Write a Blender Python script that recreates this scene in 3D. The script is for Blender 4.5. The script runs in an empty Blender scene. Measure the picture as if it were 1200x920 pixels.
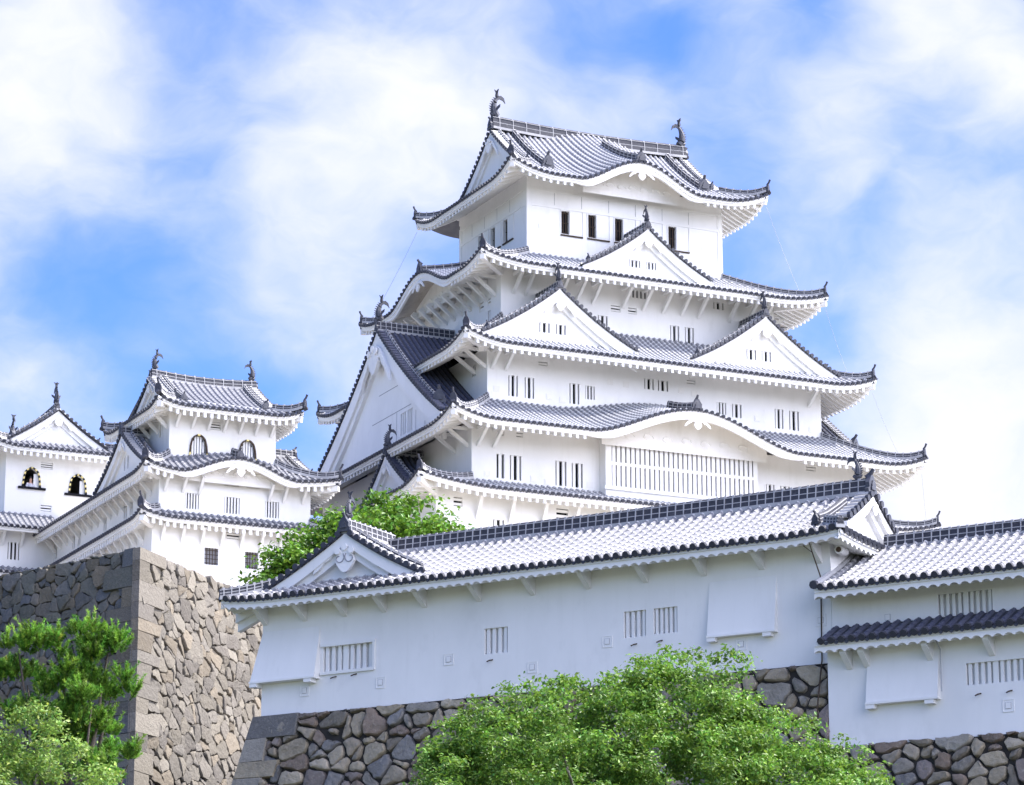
import bpy, math, random
import numpy as np
from mathutils import Vector
random.seed(7); RNG = np.random.default_rng(11)
SC = bpy.context.scene; COL = SC.collection
R = math.radians
# ------------------------------------------------------------------ camera
PITCH = R(14.70)
cam = bpy.data.cameras.new('camera'); cam.sensor_width = 36; cam.lens = 3900/1200*36
cam.clip_start = 0.5; cam.clip_end = 8000
camo = bpy.data.objects.new('camera', cam); COL.objects.link(camo)
camo.location = (0, 0, 1.6); camo.rotation_euler = (R(90)+PITCH, 0, 0); SC.camera = camo
# ------------------------------------------------------------------ sun, sky, exposure
SUN_EL, SUN_TH = R(57), R(6)
sdir = Vector((math.cos(SUN_TH)*math.cos(SUN_EL), math.sin(SUN_TH)*math.cos(SUN_EL), math.sin(SUN_EL)))
sl = bpy.data.lights.new('sun', 'SUN'); sl.energy = 3.0; sl.angle = R(0.53); sl.color = (1, .95, .875)
so = bpy.data.objects.new('sun', sl); COL.objects.link(so); so.location = (60, 0, 150)
so.rotation_euler = (-sdir).to_track_quat('-Z', 'Y').to_euler()
SC.view_settings.view_transform = 'Standard'; SC.view_settings.look = 'None'
SC.view_settings.gamma = 1; SC.view_settings.use_curve_mapping = False
SC.view_settings.exposure = 1.86
SC.render.engine = 'CYCLES'
SC.cycles.max_bounces = 8; SC.cycles.diffuse_bounces = 5; SC.cycles.transparent_max_bounces = 8
SC.cycles.use_denoising = True

def pxdir(x, y):
    d = np.array([(x-600)/3900, math.cos(PITCH), math.sin(PITCH)]) - np.array([0, -math.sin(PITCH), math.cos(PITCH)])*(y-460)/3900
    return d/np.linalg.norm(d)

FILL_GAIN = 4.0  # added boost for off-frame clouds on the right, filling the south walls
def make_world():
    w = bpy.data.worlds.new('World'); SC.world = w; w.use_nodes = True
    nt = w.node_tree; N = nt.nodes; L = nt.links; N.clear()
    out = N.new('ShaderNodeOutputWorld'); bg = N.new('ShaderNodeBackground'); L.new(bg.outputs[0], out.inputs[0])
    sky = N.new('ShaderNodeTexSky'); sky.sky_type = 'NISHITA'; sky.sun_disc = False
    sky.sun_elevation = SUN_EL; sky.sun_rotation = math.atan2(sdir.x, sdir.y); sky.dust_density = .6; sky.ozone_density = 3.0
    hsv = N.new('ShaderNodeHueSaturation'); hsv.inputs['Hue'].default_value = .522; hsv.inputs['Saturation'].default_value = 1.36; hsv.inputs['Value'].default_value = 1.26
    L.new(sky.outputs[0], hsv.inputs['Color'])
    tc = N.new('ShaderNodeTexCoord')
    def math_(op, a, b=None, c=None):
        m = N.new('ShaderNodeMath'); m.operation = op
        for i, v in enumerate((a, b, c)):
            if v is None: continue
            if isinstance(v, (int, float)): m.inputs[i].default_value = v
            else: L.new(v, m.inputs[i])
        return m.outputs[0]
    def noise(scale, detail, vec, rough=.55, stretch=None):
        n = N.new('ShaderNodeTexNoise'); n.inputs['Scale'].default_value = scale; n.inputs['Detail'].default_value = detail
        n.inputs['Roughness'].default_value = rough
        mp = N.new('ShaderNodeMapping'); mp.inputs['Scale'].default_value = stretch or (1, 1, 1.6)
        mp.inputs['Rotation'].default_value = (0, R(-18), 0)
        L.new(vec, mp.inputs['Vector']); L.new(mp.outputs[0], n.inputs['Vector']); return n
    # warp the direction a little so that the cloud banks get ragged outlines
    wn = noise(16, 3, tc.outputs['Generated'])
    sub = N.new('ShaderNodeVectorMath'); sub.operation = 'SUBTRACT'; L.new(wn.outputs['Color'], sub.inputs[0]); sub.inputs[1].default_value = (.5, .5, .5)
    scl = N.new('ShaderNodeVectorMath'); scl.operation = 'SCALE'; L.new(sub.outputs[0], scl.inputs[0]); scl.inputs['Scale'].default_value = .045
    add = N.new('ShaderNodeVectorMath'); add.operation = 'ADD'; L.new(tc.outputs['Generated'], add.inputs[0]); L.new(scl.outputs[0], add.inputs[1])
    nrm = N.new('ShaderNodeVectorMath'); nrm.operation = 'NORMALIZE'; L.new(add.outputs[0], nrm.inputs[0])
    n1 = noise(8, 6, add.outputs[0], .54, (1, 1, 1.7)); n2 = noise(24, 7, add.outputs[0], .58, (1, 1, 1.5)); n0 = noise(2.6, 4, tc.outputs['Generated'])
    dens = math_('MULTIPLY_ADD', n1.outputs[0], 1.35, -.26)
    dens = math_('ADD', dens, math_('MULTIPLY_ADD', n2.outputs[0], .6, -.3))
    dens = math_('ADD', dens, math_('MULTIPLY_ADD', n0.outputs[0], .5, -.25))
    # cloud banks (+) and openings (-), the added unseen ones too: direction, angular radius in degrees, weight
    for x, y, r, wgt in CLOUDS+FILL_BANKS:
        d = pxdir(x, y) if not isinstance(x, tuple) else np.array(x)/np.linalg.norm(x); s = math.radians(r)**2/2
        dp = N.new('ShaderNodeVectorMath'); dp.operation = 'DOT_PRODUCT'; L.new(nrm.outputs[0], dp.inputs[0]); dp.inputs[1].default_value = tuple(d)
        e = math_('EXPONENT', math_('MULTIPLY_ADD', dp.outputs['Value'], 1/s, -1/s))
        dens = math_('MULTIPLY_ADD', e, wgt, dens)
    mr = N.new('ShaderNodeMapRange'); mr.interpolation_type = 'SMOOTHSTEP'
    L.new(dens, mr.inputs['Value']); mr.inputs['From Min'].default_value = .04; mr.inputs['From Max'].default_value = 1.06
    mr.inputs['To Min'].default_value = .02; mr.inputs['To Max'].default_value = 1
    # thick parts a bit brighter than thin veils
    cr = N.new('ShaderNodeValToRGB'); cr.color_ramp.elements[0].position = .1; cr.color_ramp.elements[0].color = (3.9, 4.2, 5.7, 1)
    cr.color_ramp.elements[1].position = .9; cr.color_ramp.elements[1].color = (4.75, 4.8, 5.7, 1)
    L.new(math_('MULTIPLY_ADD', n2.outputs[0], .6, math_('MULTIPLY_ADD', mr.outputs[0], .8, -.3)), cr.inputs[0])
    mix = N.new('ShaderNodeMix'); mix.data_type = 'RGBA'
    L.new(mr.outputs[0], mix.inputs['Factor']); L.new(hsv.outputs[0], mix.inputs[6])
    bd = N.new('ShaderNodeVectorMath'); bd.operation = 'DOT_PRODUCT'; L.new(tc.outputs['Generated'], bd.inputs[0]); bd.inputs[1].default_value = tuple(np.array((.90, -.40, .30))/np.linalg.norm((.90, -.40, .30)))
    gain = math_('MULTIPLY_ADD', math_('MAXIMUM', bd.outputs['Value'], 0), FILL_GAIN, 1.0)  # added: clouds brighten toward the right rear as fill light
    sc2 = N.new('ShaderNodeVectorMath'); sc2.operation = 'SCALE'; L.new(cr.outputs[0], sc2.inputs[0]); L.new(gain, sc2.inputs['Scale']); L.new(sc2.outputs[0], mix.inputs[7])
    L.new(mix.outputs[2], bg.inputs['Color']); bg.inputs['Strength'].default_value = 0.06
FILL_BANKS = [((.90, -.40, .34), 0, 40, 1.0), ((-.5, -.85, .35), 0, 40, -.3)]      # added out of view: fill for south walls, dimming for the front wall
CLOUDS = [(50, 120, 1.9, .42), (20, 40, 1.3, .12), (440, 130, 2.1, .36), (350, 230, 1.4, .14), (540, 60, 1.5, .16), (330, 350, 1.4, .14), (430, 310, 1.2, .12),
          (1090, 50, 1.5, .26), (1190, 110, 1.4, .24), (1000, 230, 1.7, .24), (1150, 430, 2.4, .5), (1110, 570, 2.2, .55), (940, 260, 1.0, .1), (700, 110, 2.0, .16), (860, 110, 1.6, .12), (960, 90, 1.3, .06), (960, 330, 1.2, .08),
          (20, 420, 1.0, .2), (60, 480, 1.3, .06), (215, 190, 1.1, -.10), (130, 350, 1.5, -.22), (250, 430, 1.6, -.2), (180, 480, 1.8, -.15), (330, 470, 1.4, -.12), (60, 290, .8, -.12), (200, 20, .9, -.1),
          (690, 45, .8, -.2), (850, 165, 1.1, -.2), (960, 15, .8, -.24), (780, 30, .8, -.16), (1090, 130, .9, -.2), (1030, 280, .7, -.2), (985, 385, .8, -.22), (1060, 490, .7, -.08)]
make_world()

# ------------------------------------------------------------------ materials
def mat(name, col, rough=.8, spec=.3, noise=None, bump=None, attr=None, trans=0, var=.0):
    m = bpy.data.materials.new(name); m.use_nodes = True; nt = m.node_tree; N = nt.nodes; L = nt.links
    b = N['Principled BSDF']; b.inputs['Roughness'].default_value = rough; b.inputs['Specular IOR Level'].default_value = spec
    b.inputs['Base Color'].default_value = (*col, 1)
    tc = N.new('ShaderNodeTexCoord'); src = None
    if attr:
        a = N.new('ShaderNodeAttribute'); a.attribute_name = attr; src = a.outputs['Color']
    if noise:
        # list of (scale, colour, low, high, amount, stretch)
        for sc, c2, lo, hi, amt, st in noise:
            n = N.new('ShaderNodeTexNoise'); n.inputs['Scale'].default_value = sc; n.inputs['Detail'].default_value = 6
            n.inputs['Roughness'].default_value = .62
            mp = N.new('ShaderNodeMapping'); mp.inputs['Scale'].default_value = st
            L.new(tc.outputs['Object'], mp.inputs['Vector']); L.new(mp.outputs[0], n.inputs['Vector'])
            mr = N.new('ShaderNodeMapRange'); L.new(n.outputs[0], mr.inputs['Value'])
            mr.inputs['From Min'].default_value = lo; mr.inputs['From Max'].default_value = hi; mr.inputs['To Max'].default_value = amt
            mx = N.new('ShaderNodeMix'); mx.data_type = 'RGBA'; L.new(mr.outputs[0], mx.inputs['Factor'])
            if src is None: mx.inputs[6].default_value = (*col, 1)
            else: L.new(src, mx.inputs[6])
            mx.inputs[7].default_value = (*c2, 1); src = mx.outputs[2]
    if src is not None: L.new(src, b.inputs['Base Color'])
    if bump:
        sc, st, dist = bump
        n = N.new('ShaderNodeTexNoise'); n.inputs['Scale'].default_value = sc; n.inputs['Detail'].default_value = 8; n.inputs['Roughness'].default_value = .65
        L.new(tc.outputs['Object'], n.inputs['Vector'])
        bp = N.new('ShaderNodeBump'); bp.inputs['Strength'].default_value = st; bp.inputs['Distance'].default_value = dist
        L.new(n.outputs[0], bp.inputs['Height']); L.new(bp.outputs[0], b.inputs['Normal'])
    if trans:
        tr = N.new('ShaderNodeBsdfTranslucent'); ms = N.new('ShaderNodeMixShader'); ms.inputs[0].default_value = trans
        if src is not None: L.new(src, tr.inputs['Color'])
        else: tr.inputs['Color'].default_value = (*col, 1)
        L.new(b.outputs[0], ms.inputs[1]); L.new(tr.outputs[0], ms.inputs[2]); L.new(ms.outputs[0], N['Material Output'].inputs['Surface'])
    return m
U1 = (1, 1, 1)
M = {
 'plaster': mat('white_plaster', (.80, .795, .785), .85, .2, [(.35, (.70, .70, .69), .42, .72, .8, (1, 1, .5)), (2.2, (.58, .57, .54), .55, .85, .2, (1.6, 1.6, .10)), (.9, (.62, .62, .61), .58, .7, .3, (1, 1, .6))], (6, .12, .02)),
 'plaster_old': mat('weathered_plaster', (.76, .75, .73), .85, .2, [(.9, (.55, .53, .50), .52, .8, .55, (1, 1, .35)), (3, (.5, .48, .44), .62, .8, .3, (1, 1, .4))], (6, .12, .02)),
 'tile': mat('grey_roof_tile', (.12, .125, .15), .55, .4, [(1.2, (.22, .22, .23), .4, .75, .7, U1), (9, (.08, .085, .10), .5, .8, .5, U1)]),
 'band': mat('tile_joint_plaster', (.38, .38, .39), .85, .2, [(1.5, (.22, .22, .24), .46, .76, .8, U1), (.5, (.48, .48, .48), .5, .7, .5, U1)]),
 'rib': mat('round_roof_tile', (.20, .20, .22), .6, .3, [(.8, (.14, .145, .165), .42, .7, .8, U1), (9, (.28, .28, .30), .5, .8, .5, U1)]),
 'new_band': mat('fresh_joint_plaster', (.60, .60, .60), .85, .2, [(1.5, (.42, .42, .43), .46, .76, .8, U1)]),
 'new_rib': mat('limed_round_tile', (.31, .31, .33), .6, .3, [(.8, (.2, .2, .22), .42, .7, .8, U1), (9, (.42, .42, .43), .5, .8, .5, U1)]),
 'shade_tile': mat('shaded_roof_tile', (.06, .066, .105), .5, .4, [(1.5, (.09, .095, .13), .4, .7, .7, U1)]),  # roof tile darkened and blued for slopes in shadow; shade in the colour
 'cap': mat('dark_tile_end', (.042, .045, .060), .6, .3, [(8, (.07, .07, .08), .5, .8, .6, U1)]),
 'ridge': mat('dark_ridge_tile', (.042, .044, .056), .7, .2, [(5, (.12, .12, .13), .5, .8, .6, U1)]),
 'oni': mat('ornament_tile', (.05, .054, .072), .55, .35, [(3, (.15, .15, .15), .5, .75, .6, U1)]),
 'soffit': mat('bare_soffit', (.56, .52, .46), .9, .2, [(3, (.36, .32, .27), .45, .75, .6, U1)]),
 'dark': mat('dark_interior', (.012, .012, .016), .8, .1),
 'lines': mat('plaster_shadow_gap', (.30, .305, .33), .9, .1),
 'wood': mat('dark_wood', (.05, .035, .025), .7, .2, [(6, (.09, .06, .04), .4, .7, .6, (1, 1, .2))]),
 'gold': mat('pale_gold_fitting', (.75, .62, .22), .45, .5, [(9, (.6, .5, .2), .4, .7, .5, U1)]),
 'metal': mat('grey_metal', (.35, .36, .38), .45, .5, [(8, (.25, .25, .27), .4, .7, .5, U1)]),
 'stone': mat('dark_wall_stone', (.12, .11, .1), .9, .2, [(2.2, (.11, .10, .09), .45, .75, .5, U1), (7, (.40, .37, .31), .54, .8, .6, U1), (24, (.07, .068, .06), .55, .8, .45, U1)], (5, .8, .10), 'tint'),
 'stone_dry': mat('dry_wall_stone', (.25, .22, .18), .92, .15, [(1.6, (.12, .105, .09), .5, .8, .6, U1), (6, (.21, .195, .165), .52, .8, .6, U1), (26, (.06, .055, .05), .56, .8, .6, U1)], (6, .85, .10), 'tint'),
 'joint': mat('stone_joint_soil', (.045, .041, .036), .95, .1, [(6, (.06, .055, .045), .5, .8, .6, U1)]),
 'leaf': mat('broad_leaf', (.06, .1, .02), .48, .4, None, None, 'tint', .38),
 'needle': mat('pine_needle', (.04, .09, .02), .55, .3, None, None, 'tint', .3),
 'bark': mat('bark', (.11, .09, .075), .9, .2, [(9, (.05, .04, .035), .45, .7, .8, (1, 1, .3))], (14, .6, .03)),
 'bark_pale': mat('pale_bark', (.22, .2, .18), .9, .2, [(9, (.1, .09, .08), .45, .7, .8, (1, 1, .3))], (14, .6, .03)),
 'grass': mat('ground_grass', (.05, .055, .035), .95, .1, [(.05, (.085, .075, .06), .42, .6, .9, U1), (1.5, (.035, .06, .02), .4, .7, .7, U1)]),
 'gravel': mat('pale_gravel', (.46, .42, .37), .95, .1, [(.2, (.2, .2, .14), .5, .7, .6, U1), (9, (.2, .19, .17), .45, .7, .5, U1)]),
 'skin': mat('skin', (.5, .3, .22), .6, .3, [(20, (.42, .24, .17), .4, .7, .4, U1)]),
 'cloth': mat('pale_shirt', (.55, .56, .62), .85, .1, [(20, (.45, .46, .55), .4, .7, .4, U1)]),
 'hair': mat('dark_hair', (.015, .012, .01), .6, .3),
}

# ------------------------------------------------------------------ mesh builder
def rotz(a): c, s = math.cos(a), math.sin(a); return np.array([[c, -s, 0], [s, c, 0], [0, 0, 1.]])
FACE = {'S': rotz(0), 'W': rotz(-math.pi/2), 'E': rotz(math.pi/2), 'N': rotz(math.pi)}
class MB:
    def __init__(s, zoff=0.):
        s.V = []; s.F = []; s.n = 0; s.zoff = zoff; s.Rm = None; s.t = np.zeros(3)
    def at(s, Rm=None, t=(0, 0, 0)): s.Rm = Rm; s.t = np.array(t, float); return s
    def add(s, V, F, m=0, col=None):
        V = np.asarray(V, float).reshape(-1, 3)
        if s.Rm is not None: V = V@s.Rm.T
        V = V+s.t
        if not isinstance(F, np.ndarray):
            by = {}
            for f in F: by.setdefault(len(f), []).append(f)
            Fs = [np.array(x) for x in by.values()]
        else: Fs = [F]
        for f in Fs:
            s.F.append((f+s.n, np.broadcast_to(np.asarray(m), (len(f),)), None if col is None else np.broadcast_to(np.asarray(col, float), (len(f), 3))))
        s.V.append(V); s.n += len(V); return s
    def grid(s, G, m=0, flip=False):
        """G: (a, b, 3) grid of points -> quads"""
        a, b = G.shape[:2]; i = np.arange(a*b).reshape(a, b)
        q = np.stack([i[:-1, :-1], i[1:, :-1], i[1:, 1:], i[:-1, 1:]], -1).reshape(-1, 4)
        if flip: q = q[:, ::-1]
        return s.add(G.reshape(-1, 3), q, m)
    def box(s, x0, x1, y0, y1, z0, z1, m=0):
        V = [(x, y, z) for z in (z0, z1) for y in (y0, y1) for x in (x0, x1)]
        return s.add(V, np.array([(0, 2, 3, 1), (4, 5, 7, 6), (0, 1, 5, 4), (2, 6, 7, 3), (0, 4, 6, 2), (1, 3, 7, 5)]), m)
    def beam(s, p, q, w, h, m=0, up=(0, 0, 1)):
        p, q = np.array(p, float), np.array(q, float); d = q-p; d /= np.linalg.norm(d)
        sd = np.cross(d, up); sd /= np.linalg.norm(sd); u = np.cross(sd, d)
        V = [e+a*sd*w/2+b*u*h/2 for e in (p, q) for b in (-1, 1) for a in (-1, 1)]
        return s.add(V, np.array([(0, 2, 3, 1), (4, 5, 7, 6), (0, 1, 5, 4), (2, 6, 7, 3), (0, 4, 6, 2), (1, 3, 7, 5)]), m)
    def tube(s, pts, rad, m=0, n=8, cap=True, up=(0, 0, 1)):
        pts = np.array(pts, float); rad = np.broadcast_to(np.array(rad, float), (len(pts),))
        t = np.gradient(pts, axis=0); t /= np.linalg.norm(t, axis=1)[:, None]+1e-9
        a = np.arange(n)*2*math.pi/n; G = []
        for p, d, r in zip(pts, t, rad):
            k = np.array(up, float) if abs(np.dot(d, up)) < .95 else np.array([1., 0, 0])
            x = np.cross(d, k); x /= np.linalg.norm(x); y = np.cross(x, d)
            G.append(p+r*(np.cos(a)[:, None]*x+np.sin(a)[:, None]*y))
        G = np.array(G); K = len(pts); i = np.arange(K*n).reshape(K, n); j = np.roll(i, -1, 1)
        s.add(G.reshape(-1, 3), np.stack([i[:-1], i[1:], j[1:], j[:-1]], -1).reshape(-1, 4), m)
        if cap:
            s.add(G[0], [tuple(range(n))], m); s.add(G[-1], [tuple(range(n))[::-1]], m)
        return s
    def extrude(s, poly, o, ex, ey, ez, th, m=0):
        """flat outline (list of (a, b)) at o + a ex + b ey, thickness th along ez"""
        P = np.array(poly, float); o, ex, ey, ez = (np.array(v, float) for v in (o, ex, ey, ez)); n = len(P)
        A = o+P[:, :1]*ex+P[:, 1:]*ey; V = np.vstack([A, A+ez*th])
        F = [tuple(range(n))[::-1], tuple(range(n, 2*n))]+[(i, (i+1) % n, (i+1) % n+n, i+n) for i in range(n)]
        return s.add(V, F, m)
    def build(s, name, mats, parent=None, smooth=False):
        me = bpy.data.meshes.new(name); V = np.vstack(s.V).copy(); V[:, 2] -= s.zoff
        idx = np.concatenate([f.ravel() for f, _, _ in s.F]); tot = np.concatenate([np.full(len(f), f.shape[1]) for f, _, _ in s.F])
        me.vertices.add(len(V)); me.vertices.foreach_set('co', V.ravel().astype('f'))
        me.loops.add(len(idx)); me.loops.foreach_set('vertex_index', idx.astype('i'))
        me.polygons.add(len(tot)); me.polygons.foreach_set('loop_start', np.concatenate([[0], np.cumsum(tot)[:-1]]).astype('i'))
        me.polygons.foreach_set('material_index', np.concatenate([m for _, m, _ in s.F]).astype('i'))
        me.polygons.foreach_set('use_smooth', np.full(len(tot), bool(smooth)))
        for m in ([mats] if isinstance(mats, str) else mats): me.materials.append(M[m])
        me.update(calc_edges=True)
        if any(c is not None for _, _, c in s.F):
            at = me.color_attributes.new('tint', 'FLOAT_COLOR', 'CORNER')
            fc = np.concatenate([c if c is not None else np.full((len(f), 3), .5) for f, _, c in s.F])
            lc = np.repeat(fc, tot, axis=0); at.data.foreach_set('color', np.hstack([lc, np.ones((len(lc), 1))]).ravel().astype('f'))
        o = bpy.data.objects.new(name, me); COL.objects.link(o)
        if parent: o.parent = parent
        return o
def tag(o, label=None, cat=None, group=None, kind=None):
    for k, v in (('label', label), ('category', cat), ('group', group), ('kind', kind)):
        if v: o[k] = v
    return o
def thing(name, label, cat, loc, rz=0, group=None):
    o = bpy.data.objects.new(name, None); COL.objects.link(o); o.location = loc; o.rotation_euler = (0, 0, rz); o.empty_display_size = .5
    return tag(o, label, cat, group)
def copy_at(o, parent, loc, rz=0):
    c = o.copy(); COL.objects.link(c); c.parent = parent; c.location = loc; c.rotation_euler = (0, 0, rz); return c

# ------------------------------------------------------------------ roofs
TW = .38
TM = ['tile', 'band', 'cap', 'rib']; TMK = ['tile', 'new_band', 'cap', 'new_rib']
CAPK = 1.12
def tile_patch(mb, P, cols, w=TW, r=.098, caps=True, course=.34):
    """P(u, d) -> points; cols: list of (u, d0, d1)"""
    X = np.array([-w/2, -r, -.7*r, 0, .7*r, r, w/2]); H = np.array([0, .01, .75*r, 1.06*r, .75*r, .01, 0])
    a8 = np.arange(8)*math.pi/4
    for u, d0, d1 in cols:
        L = d1-d0
        if L < .12: continue
        n = max(1, int(math.ceil(L/course))); k = d0+np.arange(n)*course
        D = np.stack([k, np.minimum(k+.10, d1), np.minimum(k+.10, d1), np.minimum(k+course, d1)], 1).ravel()
        hi = np.tile([1.22, 1.22, .98, .98], n)
        Ug = np.broadcast_to(u+X, (len(D), 7)); Dg = np.broadcast_to(D[:, None], (len(D), 7))
        B = P(Ug, Dg); e = .03
        td = P(np.full_like(D, u), D+e)-P(np.full_like(D, u), D-e); tu = P(np.full_like(D, u)+e, D)-P(np.full_like(D, u)-e, D)
        nn = np.cross(tu, td); nn /= np.linalg.norm(nn, axis=1)[:, None]; nn *= np.sign(nn[:, 2:3]+1e-9)
        G = B+nn[:, None, :]*(H[None, :]*hi[:, None])[..., None]
        q = np.arange(len(D)-1) % 4
        mm = np.zeros((len(D)-1, 6), int); mm[:, 1:5] = 3; mm[(q == 0) | (q == 1) | (q == 3), 1:5] = 1
        a = len(D); i = np.arange(a*7).reshape(a, 7)
        qd = np.stack([i[:-1, :-1], i[:-1, 1:], i[1:, 1:], i[1:, :-1]], -1).reshape(-1, 4)
        mb.add(G.reshape(-1, 3), qd, mm.ravel())
        if caps:
            c = B[0, 3]+nn[0]*r*.35; ax = -td[0]/np.linalg.norm(td[0]); uu = tu[0]/np.linalg.norm(tu[0]); vv = np.cross(uu, ax)
            rr = r*CAPK
            f0 = c+ax*.05+rr*(np.cos(a8)[:, None]*uu+np.sin(a8)[:, None]*vv); b0 = f0-ax*.13
            mb.add(np.vstack([f0, b0]), [tuple(range(8))]+[(j, (j+1) % 8, (j+1) % 8+8, j+8) for j in range(8)], 2)
            # drooping lip of the flat tile between two round ends
            p = B[0, 6]+ax*.02
            s_ = P(np.array([u+w]), np.array([d0]))[0]-B[0, 3]
            h = s_*.5/np.linalg.norm(s_)*(w-rr*1.2)
            dn = np.array([0, 0, -1.])
            mb.add([p-h, p+h, p+h*.55+dn*.07*CAPK, p+dn*.10*CAPK, p-h*.55+dn*.07*CAPK], [(0, 1, 2, 3, 4)], 2)
    return mb

class Side:
    """one slope of a roof; local frame faces -y, u along x, d inward from the eave"""
    def __init__(s, face, uL, uR, E, ze, Dref, rise, k=1., kl=1., kr=1., lift=.7, Lc=3.5, q=.3, kara=None, off=0.):
        s.__dict__.update(locals()); s.R = FACE[face]
    def shape(s, u):
        if not s.kara: return np.zeros_like(u)
        uc, hw, h = s.kara; x = np.clip((u-uc)/hw, -1, 1); b = .5+.5*np.cos(math.pi*x); return h*b**.85
    def z(s, u, d):
        u = np.asarray(u, float); d = np.asarray(d, float); t = d*s.k/s.Dref
        z = s.ze+s.rise*((1-s.q)*t+s.q*t*np.abs(t))
        f = np.maximum(0, 1-np.maximum(t, 0))
        for c in ((u-s.uL)*s.kl, (s.uR-u)*s.kr):
            z = z+s.lift*np.maximum(0, 1-np.maximum(c, 0)/s.Lc)**2.2*f
        if s.kara:
            z = z+s.shape(u)*(1-.55*np.clip(t, 0, 1.2))
        return z
    def P(s, u, d):
        u, d = np.broadcast_arrays(np.asarray(u, float), np.asarray(d, float))
        return np.stack([u, -s.E+d, s.z(u, d)], -1)
    def hip(s, u): return max(0, min((u-s.uL)*s.kl, (s.uR-u)*s.kr)/s.k)
    def world(s, u, d, dz=0): return s.R@(s.P(u, d)+np.array([0, 0, dz]))

def tiles_for(mb, S, dmax, w=TW, caps=True, off=0.):
    n = int((S.uR-S.uL)/w); x0 = (S.uL+S.uR)/2-(n-1)*w/2
    mb.at(S.R); cols = []
    for i in range(n):
        u = x0+i*w; r = dmax(u)
        if isinstance(r, (int, float)): r = (0, r)
        cols.append((u, r[0], r[1]))
    tile_patch(mb, S.P, cols, w, caps=caps)

def eave_under(S, ov, name, root, z0, board=.30, th=.30, rafter=.48, hmul=2.0, wallmat='plaster', scallop=False, udom=None):
    """eave board, soffit and rafters of one slope; one mesh"""
    mb = MB(z0).at(S.R); uL, uR = udom or (S.uL, S.uR)
    U = np.linspace(uL+.05, uR-.05, int((uR-uL)/.25)+2)
    bs = S.shape(U); bw = board*(1+hmul*np.minimum(1, bs/.5)) if S.kara else np.full_like(U, board)
    if S.kara:
        uc, hw, h = S.kara; x = np.abs(U-uc)/hw; bw = board*(1+.8*np.clip((1.05-x)/.25, 0, 1))
    z = S.z(U, 0*U)
    dmx = np.array([min(ov, max(.2, S.hip(u)*.98)) for u in U]) if udom is None else np.full_like(U, ov)
    def row(d, dz): return np.stack([U, -S.E+np.minimum(d, dmx), dz], -1)
    prof = [(.05, z-.03), (.05, z-.03-bw*.55), (.11, z-.03-bw*.55), (.11, z-.03-bw), (.26, z-.03-bw), (.26, z-th+.02)]
    mb.grid(np.stack([row(np.full_like(U, o), zz) for o, zz in prof]), 0)
    ds = np.linspace(0, 1, 6)
    G = np.stack([np.stack([U, -S.E+.2+(dmx-.2)*f, S.z(U, .2+(dmx-.2)*f)-th], -1) for f in ds])
    if scallop:
        uu = np.arange(uL+.02, uR-.02, scallop/8); ph = ((uu-uL)/scallop) % 1
        dz = -.5+.17*np.sqrt(np.maximum(0, 1-(2*ph-1)**2))
        dm = np.full_like(uu, ov)
        if udom is None: dm = np.array([min(ov, max(.25, S.hip(u)*.98)) for u in uu])
        G = np.stack([np.stack([uu, -S.E+.10+(dm-.10)*f, S.z(uu, .10+(dm-.10)*f*0)*(1-f*.0)+dz+.22*f*dm], -1) for f in (0, .5, 1)])
        top = np.stack([uu, np.full_like(uu, -S.E+.10), S.z(uu, 0*uu)-.04], -1)
        mb.grid(np.stack([top, G[0]]), 0)
    mb.grid(G, 1 if rafter else 0)
    if rafter:
        for u in np.arange(S.uL+.45, S.uR-.4, rafter):
            if S.kara and abs(u-S.kara[0]) < S.kara[1]*1.02: continue
            dm = min(ov, S.hip(u)*.97)
            if dm < .55: continue
            d = np.array([.16, (dm+.16)/2, dm]); zz = S.z(np.full(3, u), d)-th
            pts = [np.stack([np.full(3, u+sx*.085), -S.E+d, zz+dz], -1) for sx, dz in ((-1, .02), (-1, -.32), (1, -.32), (1, .02))]
            mb.grid(np.stack(pts), 0)
            mb.add([p[0] for p in pts], [(0, 1, 2, 3)], 0)
    return mb.build(name, [wallmat, 'soffit'], root)

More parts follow.
